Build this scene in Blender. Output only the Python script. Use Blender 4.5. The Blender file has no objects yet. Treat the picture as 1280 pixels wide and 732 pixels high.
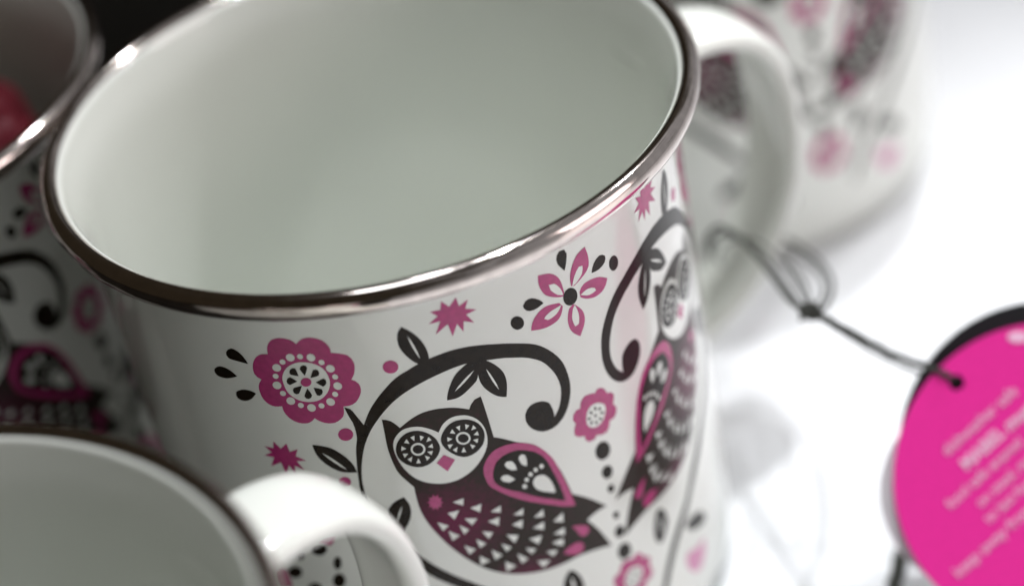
import bpy, bmesh, math, random, json
from mathutils import Vector, Matrix
from mathutils.geometry import tessellate_polygon
PI = math.pi
sc = bpy.context.scene
C = sc.collection
MM = 0.001
HR = 85.0          # height of the rim centre line above the table, mm
RW = 42.3          # outer wall radius, mm
PRINT_MID = math.radians(-58.7)   # direction the middle of the print faces on the sharp mug

# ------------------------------------------------------------------ materials
def mat(name, col, rough=0.4, metal=0.0, coat=0.0, spec=0.5, bump=None, vary=None, ior=1.5, sss=0):
    m = bpy.data.materials.new(name); m.use_nodes = True
    nt = m.node_tree; b = nt.nodes['Principled BSDF']
    b.inputs['Base Color'].default_value = (*col, 1)
    b.inputs['Roughness'].default_value = rough
    b.inputs['Metallic'].default_value = metal
    b.inputs['Coat Weight'].default_value = coat
    b.inputs['Coat Roughness'].default_value = 0.04
    b.inputs['Specular IOR Level'].default_value = spec
    b.inputs['IOR'].default_value = ior
    tc = nt.nodes.new('ShaderNodeTexCoord')
    if vary:
        n = nt.nodes.new('ShaderNodeTexNoise'); n.inputs['Scale'].default_value = vary[0]
        n.inputs['Detail'].default_value = 6
        r = nt.nodes.new('ShaderNodeMapRange'); r.inputs['From Min'].default_value = .3; r.inputs['From Max'].default_value = .7
        r.inputs['To Min'].default_value = 1 - vary[1]; r.inputs['To Max'].default_value = 1
        mx = nt.nodes.new('ShaderNodeMix'); mx.data_type = 'RGBA'; mx.blend_type = 'MULTIPLY'; mx.inputs['Factor'].default_value = 1
        mx.inputs['A'].default_value = (*col, 1)
        nt.links.new(tc.outputs['Object'], n.inputs['Vector']); nt.links.new(n.outputs['Fac'], r.inputs['Value'])
        nt.links.new(r.outputs['Result'], mx.inputs['B']); nt.links.new(mx.outputs['Result'], b.inputs['Base Color'])
    if bump:
        n = nt.nodes.new('ShaderNodeTexNoise'); n.inputs['Scale'].default_value = bump[0]; n.inputs['Detail'].default_value = 3
        bp = nt.nodes.new('ShaderNodeBump'); bp.inputs['Strength'].default_value = 1; bp.inputs['Distance'].default_value = bump[1]
        nt.links.new(tc.outputs['Object'], n.inputs['Vector']); nt.links.new(n.outputs['Fac'], bp.inputs['Height'])
        nt.links.new(bp.outputs['Normal'], b.inputs['Normal'])
    return m
ENAMEL = mat('white_enamel', (.745, .768, .718), .12, coat=.5, bump=(60, .00006), vary=(30, .03))
INK = mat('dark_print', (.017, .011, .0055), .26, coat=.10, spec=.15, bump=(60, .00006), vary=(900, .5))
PINK = mat('pink_print', (.44, .030, .17), .25, coat=.15, bump=(60, .00006), vary=(1100, .22))
PALE = mat('pale_pink_print', (.62, .22, .40), .25, coat=.3, vary=(1100, .15))
STEEL = mat('rolled_steel', (.66, .59, .55), .10, metal=1, bump=(90, .00014), vary=(500, .22))
TABLE = mat('white_table_gloss', (.80, .81, .825), .24, coat=.2, vary=(9, .03))
CORD = mat('dark_cord', (.022, .024, .018), .75, bump=(1500, .0003))
TAGP = mat('magenta_card', (.80, .022, .31), .42, vary=(1200, .10), bump=(700, .00008))
TAGK = mat('black_card', (.012, .012, .014), .35)
TAGG = mat('grey_card', (.62, .60, .62), .4)
TAGL = mat('pale_lettering', (.86, .52, .70), .5)
TAGW = mat('white_lettering', (.85, .74, .82), .5)
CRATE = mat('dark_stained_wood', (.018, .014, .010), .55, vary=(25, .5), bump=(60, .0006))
KRAFT = mat('dark_kraft_paper', (.11, .085, .05), .8, vary=(60, .35), bump=(70, .002))
REDC = mat('dark_red_card', (.13, .002, .012), .5, vary=(60, .2))
# the owl's ink turns maroon on the chest: a colour of the print itself, kept per vertex
OWL = mat('owl_print', (.02, .015, .01), .28, spec=.2, bump=(60, .00006))
nt = OWL.node_tree; b = nt.nodes['Principled BSDF']
at = nt.nodes.new('ShaderNodeAttribute'); at.attribute_name = 'maroon'
n = nt.nodes.new('ShaderNodeTexNoise'); n.inputs['Scale'].default_value = 1300
tc = nt.nodes.new('ShaderNodeTexCoord'); nt.links.new(tc.outputs['Object'], n.inputs['Vector'])
ad = nt.nodes.new('ShaderNodeMath'); ad.operation = 'MULTIPLY_ADD'; ad.inputs[1].default_value = 1.1
sb = nt.nodes.new('ShaderNodeMath'); sb.operation = 'MULTIPLY_ADD'; sb.inputs[1].default_value = .8; sb.inputs[2].default_value = -.42
nt.links.new(n.outputs['Fac'], sb.inputs[0]); nt.links.new(at.outputs['Fac'], ad.inputs[0]); nt.links.new(sb.outputs[0], ad.inputs[2])
ad.use_clamp = True
mx = nt.nodes.new('ShaderNodeMix'); mx.data_type = 'RGBA'
mx.inputs['A'].default_value = (.018, .0115, .006, 1); mx.inputs['B'].default_value = (.115, .004, .040, 1)
nt.links.new(ad.outputs[0], mx.inputs['Factor']); nt.links.new(mx.outputs['Result'], b.inputs['Base Color'])

# ------------------------------------------------------------------ helpers
def tag(o, label=None, cat=None, group=None, kind=None):
    if label: o['label'] = label
    if cat: o['category'] = cat
    if group: o['group'] = group
    if kind: o['kind'] = kind
    return o
def link(name, me, parent=None, mats=()):
    for m in mats: me.materials.append(m)
    o = bpy.data.objects.new(name, me); C.objects.link(o)
    if parent: o.parent = parent
    return o
def empty(name, loc, rz=0):
    o = bpy.data.objects.new(name, None); o.empty_display_size = .01; C.objects.link(o)
    o.location = loc; o.rotation_euler = (0, 0, rz); return o
def lathe(prof, n=256):
    vs, fs = [], []
    m = len(prof)
    for i in range(n):
        a = 2*PI*i/n
        for r, z in prof: vs.append((r*math.cos(a)*MM, r*math.sin(a)*MM, z*MM))
    for i in range(n):
        j = (i+1) % n
        for q in range(m-1): fs.append((i*m+q, j*m+q, j*m+q+1, i*m+q+1))
    return vs, fs
def catmull(P, per=8, closed=False):
    out = []; n = len(P); P = [Vector(p) for p in P]
    for i in range(n if closed else n-1):
        p0 = P[i-1] if (i or closed) else P[0]*2-P[1]
        p1, p2 = P[i], P[(i+1) % n]
        p3 = P[(i+2) % n] if (closed or i+2 < n) else P[-1]*2-P[-2]
        for k in range(per):
            t = k/per
            out.append(.5*((2*p1)+(p2-p0)*t+(2*p0-5*p1+4*p2-p3)*t*t+(3*p1-p0-3*p2+p3)*t**3))
    if not closed: out.append(P[-1])
    return out
def sweep(path, sections, side=None, cap=True):
    """sections: function(t 0..1) -> list of (u,v) ; side = fixed side vector or None"""
    vs, fs = [], []; n = len(path); m = None
    for i, p in enumerate(path):
        d = (path[min(i+1, n-1)]-path[max(i-1, 0)]).normalized()
        if side is None:
            ref = Vector((0, 0, 1)) if abs(d.z) < .95 else Vector((1, 0, 0))
            s = d.cross(ref).normalized()
        else: s = side
        u = s.cross(d).normalized()
        sec = sections(i/(n-1)); m = len(sec)
        for a, c in sec: vs.append(tuple(p+s*a+u*c))
    for i in range(n-1):
        for q in range(m):
            w = (q+1) % m; fs.append((i*m+q, i*m+w, (i+1)*m+w, (i+1)*m+q))
    if cap: fs.append(tuple(range(m))[::-1]); fs.append(tuple((n-1)*m+q for q in range(m)))
    return vs, fs
def mesh(name, vs, fs, smooth=True, recalc=True):
    me = bpy.data.meshes.new(name); me.from_pydata(vs, [], fs)
    if recalc:
        bm = bmesh.new(); bm.from_mesh(me); bmesh.ops.recalc_face_normals(bm, faces=bm.faces); bm.to_mesh(me); bm.free()
    if smooth: me.polygons.foreach_set('use_smooth', [True]*len(me.polygons))
    me.update(); return me
def tube(name, pts, r, material, parent=None, per=24, wob=0):
    path = catmull(pts, per); rnd = random.Random(len(pts))
    length = sum((path[i+1]-path[i]).length for i in range(len(path)-1))
    def sec(t):
        ph = t*length/(r*7)*2*PI; out = []
        for k in range(18):
            a = 2*PI*k/18; q = r*(1+.20*math.cos(3*(a-ph/3))); out.append((q*math.cos(a), q*math.sin(a)))
        return out
    vs, fs = sweep(path, sec)
    return link(name, mesh(name, vs, fs), parent, [material])

# ------------------------------------------------------------------ the print, in mm on the unrolled wall:
# [ink, mirrored too, [(along the wall, down from the rim)...]]
SHAPES = json.loads('''[["OW",1,[[-28.43,21.1],[-27.87,21.24],[-27.34,21.55],[-27.02,21.91],[-26.7,22.37],[-26.4,22.88],[-25.99,22.58],[-25.59,22.29],[-25.18,22.02],[-24.78,21.78],[-24.25,21.5],[-23.72,21.27],[-23.15,21.1],[-22.71,21.02],[-22.24,20.98],[-21.76,20.97],[-21.26,20.99],[-20.73,21.06],[-20.18,21.16],[-19.62,21.29],[-19.09,21.46],[-18.58,21.66],[-18.09,21.91],[-17.61,22.17],[-17.14,22.45],[-16.76,21.76],[-16.16,21.15],[-15.3,20.97],[-15.25,21.4],[-15.21,21.89],[-15.15,22.52],[-15.13,22.9],[-15.1,23.34],[-15.06,23.81],[-15.03,24.29],[-15.0,24.78],[-14.97,25.27],[-14.94,25.74],[-14.92,26.22],[-14.89,26.7],[-14.86,27.19],[-14.84,27.67],[-14.81,28.16],[-14.48,28.37],[-14.11,28.61],[-13.68,28.93],[-13.29,29.23],[-12.86,29.58],[-12.41,29.95],[-11.96,30.31],[-11.53,30.6],[-11.09,30.86],[-10.64,31.16],[-10.18,31.58],[-9.85,31.94],[-9.51,32.35],[-9.16,32.81],[-8.82,33.3],[-8.49,33.81],[-8.19,34.35],[-7.91,34.91],[-7.64,35.5],[-7.39,36.12],[-7.16,36.77],[-6.94,37.45],[-6.73,38.15],[-6.53,38.9],[-6.35,39.68],[-6.19,40.49],[-6.03,41.33],[-5.88,42.18],[-5.74,43.03],[-5.38,43.36],[-5.02,43.68],[-4.65,44.03],[-4.27,44.39],[-3.88,44.79],[-3.47,45.22],[-3.05,45.7],[-2.62,46.21],[-2.17,46.75],[-1.71,47.32],[-1.24,47.89],[-0.78,48.48],[-1.25,48.42],[-1.71,48.38],[-2.17,48.36],[-2.61,48.38],[-3.19,48.48],[-3.75,48.64],[-4.3,48.84],[-4.02,49.32],[-3.74,49.81],[-3.46,50.31],[-3.19,50.82],[-2.92,51.36],[-2.66,51.92],[-2.41,52.51],[-2.17,53.12],[-1.93,53.76],[-1.69,54.41],[-1.46,55.07],[-1.22,55.74],[-1.72,55.53],[-2.22,55.33],[-2.72,55.14],[-3.23,54.97],[-3.75,54.81],[-4.19,54.69],[-4.65,54.57],[-5.11,54.47],[-5.56,54.38],[-6.01,54.31],[-6.43,54.25],[-7.0,54.21],[-7.53,54.22],[-8.06,54.24],[-8.66,54.24],[-9.1,54.22],[-9.58,54.21],[-10.08,54.18],[-10.59,54.15],[-11.11,54.1],[-11.62,54.03],[-12.14,53.93],[-12.68,53.81],[-13.23,53.67],[-13.76,53.52],[-14.29,53.36],[-14.78,53.19],[-15.25,53.02],[-15.7,52.84],[-16.13,52.65],[-16.55,52.45],[-16.97,52.23],[-17.39,51.99],[-17.81,51.73],[-18.22,51.46],[-18.63,51.16],[-19.03,50.85],[-19.43,50.51],[-19.82,50.15],[-20.21,49.76],[-20.59,49.34],[-20.98,48.9],[-21.35,48.44],[-21.71,47.98],[-22.05,47.52],[-22.38,47.06],[-22.69,46.6],[-23.0,46.13],[-23.28,45.66],[-23.56,45.19],[-23.83,44.72],[-24.09,44.25],[-24.33,43.78],[-24.56,43.31],[-24.78,42.84],[-24.99,42.37],[-25.19,41.91],[-25.39,41.44],[-25.57,40.98],[-25.74,40.51],[-25.9,40.05],[-26.04,39.6],[-26.17,39.15],[-26.3,38.63],[-26.4,38.13],[-26.49,37.63],[-26.55,37.11],[-26.6,36.54],[-26.62,36.03],[-26.63,35.49],[-26.63,34.92],[-26.62,34.35],[-26.6,33.76],[-26.57,33.17],[-26.83,32.76],[-27.08,32.33],[-27.35,31.87],[-27.56,31.49],[-27.78,31.1],[-27.98,30.68],[-28.16,30.21],[-28.27,29.79],[-28.35,29.33],[-28.43,28.85],[-28.49,28.36],[-28.54,27.89],[-28.59,27.33],[-28.63,26.76],[-28.65,26.2],[-28.65,25.65],[-28.63,25.1],[-28.6,24.56],[-28.56,24.02],[-28.52,23.46],[-28.5,23.0],[-28.48,22.53],[-28.46,22.06],[-28.44,21.58]]],
["WH",1,[[-21.68,24.84],[-21.42,24.39],[-21.14,23.96],[-20.82,23.6],[-20.44,23.29],[-20.02,23.06],[-19.55,22.92],[-19.01,22.89],[-18.43,22.97],[-17.88,23.14],[-17.39,23.43],[-16.94,23.81],[-16.54,24.26],[-16.3,24.62],[-16.09,25.03],[-15.91,25.46],[-15.78,25.91],[-15.69,26.39],[-15.64,26.91],[-15.63,27.43],[-15.66,27.93],[-15.73,28.39],[-15.84,28.84],[-15.99,29.28],[-16.18,29.7],[-16.4,30.12],[-16.66,30.52],[-16.94,30.91],[-17.25,31.27],[-17.56,31.62],[-17.9,31.94],[-18.25,32.23],[-18.65,32.51],[-19.09,32.77],[-19.56,33.01],[-20.06,33.21],[-20.55,33.37],[-21.03,33.46],[-21.52,33.51],[-22.01,33.52],[-22.5,33.48],[-23.0,33.39],[-23.51,33.26],[-24.01,33.08],[-24.49,32.87],[-24.94,32.61],[-25.37,32.32],[-25.78,31.98],[-26.15,31.6],[-26.42,31.25],[-26.67,30.86],[-26.89,30.45],[-27.1,30.03],[-27.28,29.61],[-27.46,29.09],[-27.61,28.55],[-27.72,28.02],[-27.8,27.52],[-27.88,26.9],[-27.9,26.32],[-27.87,25.78],[-27.76,25.28],[-27.6,24.82],[-27.36,24.4],[-27.03,23.97],[-26.62,23.58],[-26.2,23.28],[-25.76,23.12],[-25.29,23.05],[-24.84,23.05],[-24.21,23.14],[-23.59,23.36],[-23.18,23.59],[-22.78,23.87],[-22.43,24.14],[-22.02,24.5]]],
["DK3",1,[[-27.65,26.31],[-27.5,25.8],[-27.27,25.29],[-26.98,24.84],[-26.62,24.44],[-26.2,24.1],[-25.75,23.86],[-25.26,23.74],[-24.74,23.72],[-24.24,23.8],[-23.77,24.01],[-23.31,24.32],[-22.91,24.69],[-22.59,25.09],[-22.32,25.54],[-22.13,26.01],[-22.0,26.51],[-21.94,27.03],[-21.98,27.53],[-22.16,28.02],[-22.44,28.5],[-22.78,28.92],[-23.18,29.29],[-23.63,29.6],[-24.09,29.82],[-24.76,29.95],[-25.43,29.87],[-25.9,29.69],[-26.38,29.41],[-26.79,29.08],[-27.12,28.7],[-27.39,28.27],[-27.58,27.81],[-27.68,27.33],[-27.71,26.82]]],
["DK3",1,[[-21.6,25.92],[-21.45,25.5],[-21.22,25.06],[-20.92,24.66],[-20.56,24.29],[-20.14,23.95],[-19.7,23.72],[-19.04,23.61],[-18.37,23.69],[-17.93,23.82],[-17.51,24.01],[-17.13,24.28],[-16.77,24.62],[-16.44,25.04],[-16.19,25.5],[-16.02,26.0],[-15.91,26.55],[-15.9,27.09],[-15.97,27.62],[-16.13,28.15],[-16.37,28.63],[-16.71,29.04],[-17.12,29.39],[-17.54,29.66],[-18.15,29.9],[-18.76,29.96],[-19.3,29.84],[-19.84,29.53],[-20.23,29.2],[-20.62,28.78],[-20.96,28.34],[-21.22,27.91],[-21.42,27.47],[-21.57,27.04],[-21.66,26.48]]],
["WH4",1,[[-23.86,27.07],[-23.97,27.38],[-24.16,27.64],[-24.42,27.83],[-24.71,27.92],[-25.01,27.9],[-25.29,27.78],[-25.52,27.57],[-25.68,27.29],[-25.76,26.96],[-25.74,26.62],[-25.63,26.3],[-25.43,26.03],[-25.18,25.85],[-24.89,25.76],[-24.59,25.77],[-24.31,25.9],[-24.08,26.11],[-23.92,26.4],[-23.84,26.73]]],
["DK5",1,[[-24.11,27.0],[-24.19,27.22],[-24.33,27.4],[-24.51,27.52],[-24.72,27.58],[-24.94,27.57],[-25.15,27.48],[-25.32,27.33],[-25.44,27.14],[-25.49,26.91],[-25.48,26.67],[-25.41,26.46],[-25.27,26.27],[-25.08,26.15],[-24.87,26.09],[-24.66,26.1],[-24.45,26.19],[-24.28,26.34],[-24.16,26.54],[-24.1,26.77]]],
["WH4",1,[[-17.82,27.08],[-17.93,27.38],[-18.11,27.62],[-18.36,27.77],[-18.65,27.83],[-18.95,27.78],[-19.23,27.62],[-19.47,27.38],[-19.63,27.08],[-19.71,26.75],[-19.69,26.41],[-19.59,26.1],[-19.4,25.86],[-19.15,25.7],[-18.86,25.64],[-18.57,25.7],[-18.29,25.85],[-18.05,26.09],[-17.89,26.4],[-17.81,26.74]]],
["DK5",1,[[-18.07,26.98],[-18.15,27.19],[-18.28,27.35],[-18.46,27.46],[-18.67,27.49],[-18.89,27.45],[-19.1,27.34],[-19.27,27.17],[-19.39,26.96],[-19.45,26.73],[-19.44,26.49],[-19.37,26.28],[-19.23,26.12],[-19.05,26.01],[-18.84,25.98],[-18.63,26.02],[-18.42,26.13],[-18.25,26.3],[-18.13,26.51],[-18.07,26.75]]],
["WH4",1,[[-25.7,25.66],[-26.36,25.38],[-25.92,24.82]]],
["WH4",1,[[-25.0,25.39],[-25.4,24.67],[-24.82,24.49]]],
["WH4",1,[[-24.22,25.55],[-24.14,24.63],[-23.64,24.99]]],
["WH4",1,[[-23.52,25.88],[-23.08,25.13],[-22.81,25.79]]],
["WH4",1,[[-23.49,26.78],[-22.84,26.38],[-22.85,27.14]]],
["WH4",1,[[-23.7,27.55],[-22.98,27.58],[-23.28,28.27]]],
["WH4",1,[[-24.13,28.1],[-23.53,28.55],[-24.03,29.01]]],
["WH4",1,[[-25.05,28.34],[-24.9,29.23],[-25.48,29.12]]],
["WH4",1,[[-25.76,27.9],[-26.09,28.77],[-26.46,28.21]]],
["WH4",1,[[-26.19,27.3],[-26.78,27.91],[-26.89,27.17]]],
["WH4",1,[[-26.26,26.43],[-26.98,26.64],[-26.8,25.89]]],
["WH4",1,[[-19.61,25.65],[-20.28,25.34],[-19.87,24.8]]],
["WH4",1,[[-18.95,25.4],[-19.36,24.63],[-18.78,24.52]]],
["WH4",1,[[-18.17,25.45],[-18.1,24.55],[-17.59,24.96]]],
["WH4",1,[[-17.5,25.82],[-17.1,25.09],[-16.79,25.77]]],
["WH4",1,[[-17.36,26.67],[-16.74,26.26],[-16.68,27.03]]],
["WH4",1,[[-17.57,27.46],[-16.86,27.49],[-17.09,28.18]]],
["WH4",1,[[-18.06,28.02],[-17.43,28.52],[-17.91,28.94]]],
["WH4",1,[[-18.98,28.21],[-18.8,29.12],[-19.39,28.96]]],
["WH4",1,[[-19.75,27.9],[-20.02,28.76],[-20.42,28.19]]],
["WH4",1,[[-20.23,27.26],[-20.77,27.87],[-20.94,27.13]]],
["WH4",1,[[-20.15,26.39],[-20.84,26.63],[-20.74,25.87]]],
["PK3",1,[[-21.72,28.66],[-20.44,29.88],[-21.75,31.55],[-22.9,29.76]]],
["PK",1,[[-17.17,33.32],[-17.08,32.74],[-16.91,32.24],[-16.66,31.78],[-16.35,31.3],[-15.97,30.86],[-15.52,30.51],[-15.01,30.27],[-14.44,30.13],[-13.83,30.09],[-13.34,30.12],[-12.82,30.21],[-12.3,30.35],[-11.8,30.52],[-11.33,30.73],[-10.88,30.98],[-10.46,31.26],[-10.07,31.56],[-9.73,31.86],[-9.43,32.18],[-9.15,32.55],[-8.85,32.98],[-8.63,33.33],[-8.4,33.72],[-8.16,34.13],[-7.94,34.56],[-7.72,35.01],[-7.54,35.46],[-7.38,35.93],[-7.24,36.42],[-7.11,36.92],[-7.0,37.43],[-6.89,37.93],[-6.78,38.41],[-6.67,38.88],[-6.57,39.35],[-6.47,39.81],[-6.38,40.27],[-6.3,40.71],[-6.22,41.14],[-6.13,41.64],[-6.05,42.13],[-5.97,42.61],[-5.9,43.06],[-5.84,43.49],[-5.75,44.12],[-5.68,44.68],[-5.61,45.21],[-6.0,45.05],[-6.41,44.87],[-6.84,44.65],[-7.31,44.38],[-7.65,44.15],[-8.0,43.89],[-8.37,43.61],[-8.75,43.32],[-9.15,43.01],[-9.57,42.7],[-10.02,42.38],[-10.5,42.03],[-11.0,41.67],[-11.49,41.32],[-11.97,40.96],[-12.4,40.63],[-12.79,40.3],[-13.16,39.98],[-13.5,39.67],[-13.83,39.36],[-14.15,39.06],[-14.45,38.76],[-14.8,38.4],[-15.14,38.04],[-15.46,37.69],[-15.75,37.36],[-16.01,37.04],[-16.38,36.58],[-16.68,36.15],[-16.91,35.63],[-17.01,35.21],[-17.09,34.74],[-17.15,34.23],[-17.18,33.75]]],
["DK3",1,[[-15.96,33.96],[-15.8,33.47],[-15.58,32.94],[-15.3,32.48],[-14.97,32.14],[-14.57,31.88],[-14.12,31.69],[-13.6,31.58],[-13.03,31.54],[-12.46,31.59],[-11.94,31.73],[-11.42,31.96],[-10.92,32.26],[-10.53,32.53],[-10.14,32.84],[-9.77,33.18],[-9.44,33.54],[-9.17,33.91],[-8.93,34.28],[-8.71,34.7],[-8.5,35.22],[-8.36,35.64],[-8.23,36.11],[-8.11,36.62],[-7.98,37.14],[-7.87,37.66],[-7.76,38.15],[-7.65,38.61],[-7.55,39.07],[-7.46,39.51],[-7.37,39.96],[-7.29,40.41],[-7.21,40.86],[-7.15,41.31],[-7.09,41.77],[-7.04,42.23],[-6.99,42.68],[-6.95,43.14],[-6.91,43.6],[-7.28,43.32],[-7.65,43.03],[-8.06,42.72],[-8.5,42.38],[-8.84,42.13],[-9.2,41.87],[-9.58,41.6],[-9.96,41.31],[-10.34,41.02],[-10.71,40.73],[-11.07,40.42],[-11.43,40.09],[-11.79,39.76],[-12.14,39.43],[-12.48,39.12],[-12.8,38.84],[-13.26,38.47],[-13.69,38.16],[-14.1,37.86],[-14.47,37.56],[-14.93,37.13],[-15.33,36.71],[-15.64,36.3],[-15.94,35.69],[-16.07,35.09],[-16.08,34.54]]],
["WH4",1,[[-13.25,36.25],[-13.72,36.4],[-14.15,36.42],[-14.88,35.89],[-15.16,35.27],[-14.81,34.89],[-14.14,35.04],[-13.86,35.35],[-13.56,35.77]]],
["WH4",1,[[-12.76,34.8],[-13.46,34.53],[-14.01,33.93],[-14.24,33.24],[-13.86,32.83],[-13.2,33.05],[-12.98,33.42],[-12.83,33.89],[-12.76,34.34]]],
["WH4",1,[[-11.33,34.83],[-11.69,34.51],[-11.97,34.15],[-12.2,33.31],[-12.11,32.78],[-11.64,32.57],[-11.23,32.94],[-11.15,33.83],[-11.21,34.32]]],
["WH4",1,[[-8.13,41.29],[-8.61,40.99],[-9.08,40.7],[-9.5,40.41],[-9.87,40.13],[-10.26,39.76],[-10.56,39.4],[-10.78,39.04],[-10.96,38.45],[-10.95,37.91],[-10.72,37.47],[-10.34,37.19],[-9.81,37.21],[-9.27,37.46],[-8.89,37.95],[-8.59,38.57],[-8.43,39.03],[-8.3,39.51],[-8.21,39.98],[-8.14,40.65]]],
["WH4",1,[[-9.0,36.07],[-9.08,36.23],[-9.22,36.31],[-9.38,36.27],[-9.53,36.14],[-9.63,35.94],[-9.63,35.73],[-9.56,35.56],[-9.42,35.49],[-9.25,35.52],[-9.1,35.66],[-9.01,35.86]]],
["WH4",1,[[-9.94,36.22],[-10.01,36.37],[-10.14,36.44],[-10.3,36.41],[-10.43,36.29],[-10.52,36.11],[-10.52,35.91],[-10.45,35.76],[-10.33,35.68],[-10.17,35.71],[-10.03,35.83],[-9.95,36.02]]],
["WH4",1,[[-10.77,36.58],[-10.84,36.74],[-10.96,36.82],[-11.12,36.79],[-11.25,36.67],[-11.34,36.49],[-11.34,36.29],[-11.27,36.13],[-11.15,36.06],[-10.99,36.08],[-10.86,36.21],[-10.77,36.39]]],
["WH4",1,[[-11.44,37.22],[-11.51,37.38],[-11.63,37.46],[-11.79,37.43],[-11.92,37.31],[-12.01,37.13],[-12.01,36.93],[-11.94,36.78],[-11.81,36.7],[-11.66,36.72],[-11.53,36.84],[-11.44,37.02]]],
["WH4",1,[[-11.87,38.19],[-11.95,38.36],[-12.09,38.45],[-12.25,38.42],[-12.4,38.29],[-12.49,38.1],[-12.49,37.89],[-12.42,37.72],[-12.28,37.63],[-12.12,37.65],[-11.97,37.78],[-11.88,37.98]]],
["WH",1,[[-22.08,37.02],[-20.56,36.77],[-20.82,38.0]]],
["WH",1,[[-23.09,38.71],[-21.5,38.65],[-22.39,40.04]]],
["WH",1,[[-24.74,39.94],[-23.35,40.94],[-24.27,41.66]]],
["WH",1,[[-23.58,41.84],[-22.22,43.09],[-23.33,43.71]]],
["WH",1,[[-19.99,38.75],[-18.43,38.52],[-18.84,39.9]]],
["WH",1,[[-21.07,40.29],[-19.41,40.86],[-20.28,41.78]]],
["WH",1,[[-21.97,41.23],[-20.83,42.4],[-21.61,43.06]]],
["WH",1,[[-21.97,45.0],[-20.58,46.18],[-21.56,46.81]]],
["WH",1,[[-17.45,40.35],[-15.95,39.83],[-16.16,41.01]]],
["WH",1,[[-18.09,41.91],[-16.47,41.73],[-16.83,43.19]]],
["WH",1,[[-19.16,43.35],[-17.76,44.05],[-18.53,44.94]]],
["WH",1,[[-20.2,44.41],[-19.02,45.64],[-19.96,46.12]]],
["WH",1,[[-20.25,47.52],[-19.04,48.92],[-20.42,49.24]]],
["WH",1,[[-14.54,42.17],[-12.98,41.66],[-13.3,42.84]]],
["WH",1,[[-15.03,43.77],[-13.42,43.53],[-13.78,44.97]]],
["WH",1,[[-16.06,45.21],[-14.48,45.99],[-15.2,47.08]]],
["WH",1,[[-17.0,46.44],[-15.78,47.64],[-16.57,48.12]]],
["WH",1,[[-18.5,47.06],[-17.22,48.53],[-18.33,48.99]]],
["WH",1,[[-15.2,49.13],[-13.86,50.72],[-14.85,51.14]]],
["WH",1,[[-17.04,49.84],[-15.71,51.24],[-17.15,51.68]]],
["WH",1,[[-11.82,43.95],[-10.35,43.19],[-10.46,44.5]]],
["WH",1,[[-12.27,45.71],[-10.58,45.36],[-10.85,46.75]]],
["WH",1,[[-13.08,47.31],[-11.38,47.65],[-12.01,48.88]]],
["WH",1,[[-9.27,46.07],[-7.65,45.31],[-7.86,46.94]]],
["WH",1,[[-9.59,48.21],[-7.86,47.96],[-8.09,49.29]]],
["WH",1,[[-10.02,49.63],[-8.35,49.76],[-8.56,50.98]]],
["WH",1,[[-13.09,47.39],[-11.27,47.57],[-11.9,48.74]]],
["WH",1,[[-13.9,48.7],[-12.46,49.52],[-13.23,50.1]]],
["WH",1,[[-10.02,49.74],[-8.44,49.78],[-8.97,50.76]]],
["WH",1,[[-11.14,50.75],[-9.5,51.32],[-10.25,52.09]]],
["WH",1,[[-12.68,51.78],[-10.84,52.53],[-12.01,53.32]]],
["PK",1,[[-23.24,36.69],[-23.73,36.85],[-23.61,37.49],[-24.06,37.24],[-24.25,37.87],[-24.49,37.31],[-24.92,37.71],[-24.86,37.04],[-25.36,37.05],[-25.01,36.53],[-25.4,36.15],[-24.91,35.97],[-25.03,35.34],[-24.58,35.58],[-24.39,34.95],[-24.15,35.51],[-23.73,35.12],[-23.79,35.78],[-23.29,35.79],[-23.63,36.3]]],
["PK",1,[[-6.78,48.46],[-6.18,48.68],[-5.58,48.98],[-5.16,49.24],[-4.74,49.55],[-4.42,49.84],[-4.22,50.66],[-4.77,51.27],[-5.5,51.17],[-5.81,50.7],[-6.06,50.13],[-6.38,49.3],[-6.57,48.88]]],
["PK",1,[[-8.81,52.41],[-8.37,52.08],[-7.9,51.82],[-7.34,51.66],[-6.78,51.63],[-6.26,51.77],[-5.84,52.04],[-5.59,52.47],[-5.53,52.95],[-5.71,53.39],[-6.04,53.72],[-6.46,53.81],[-6.96,53.73],[-7.55,53.42],[-8.11,53.04],[-8.5,52.72]]],
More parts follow.
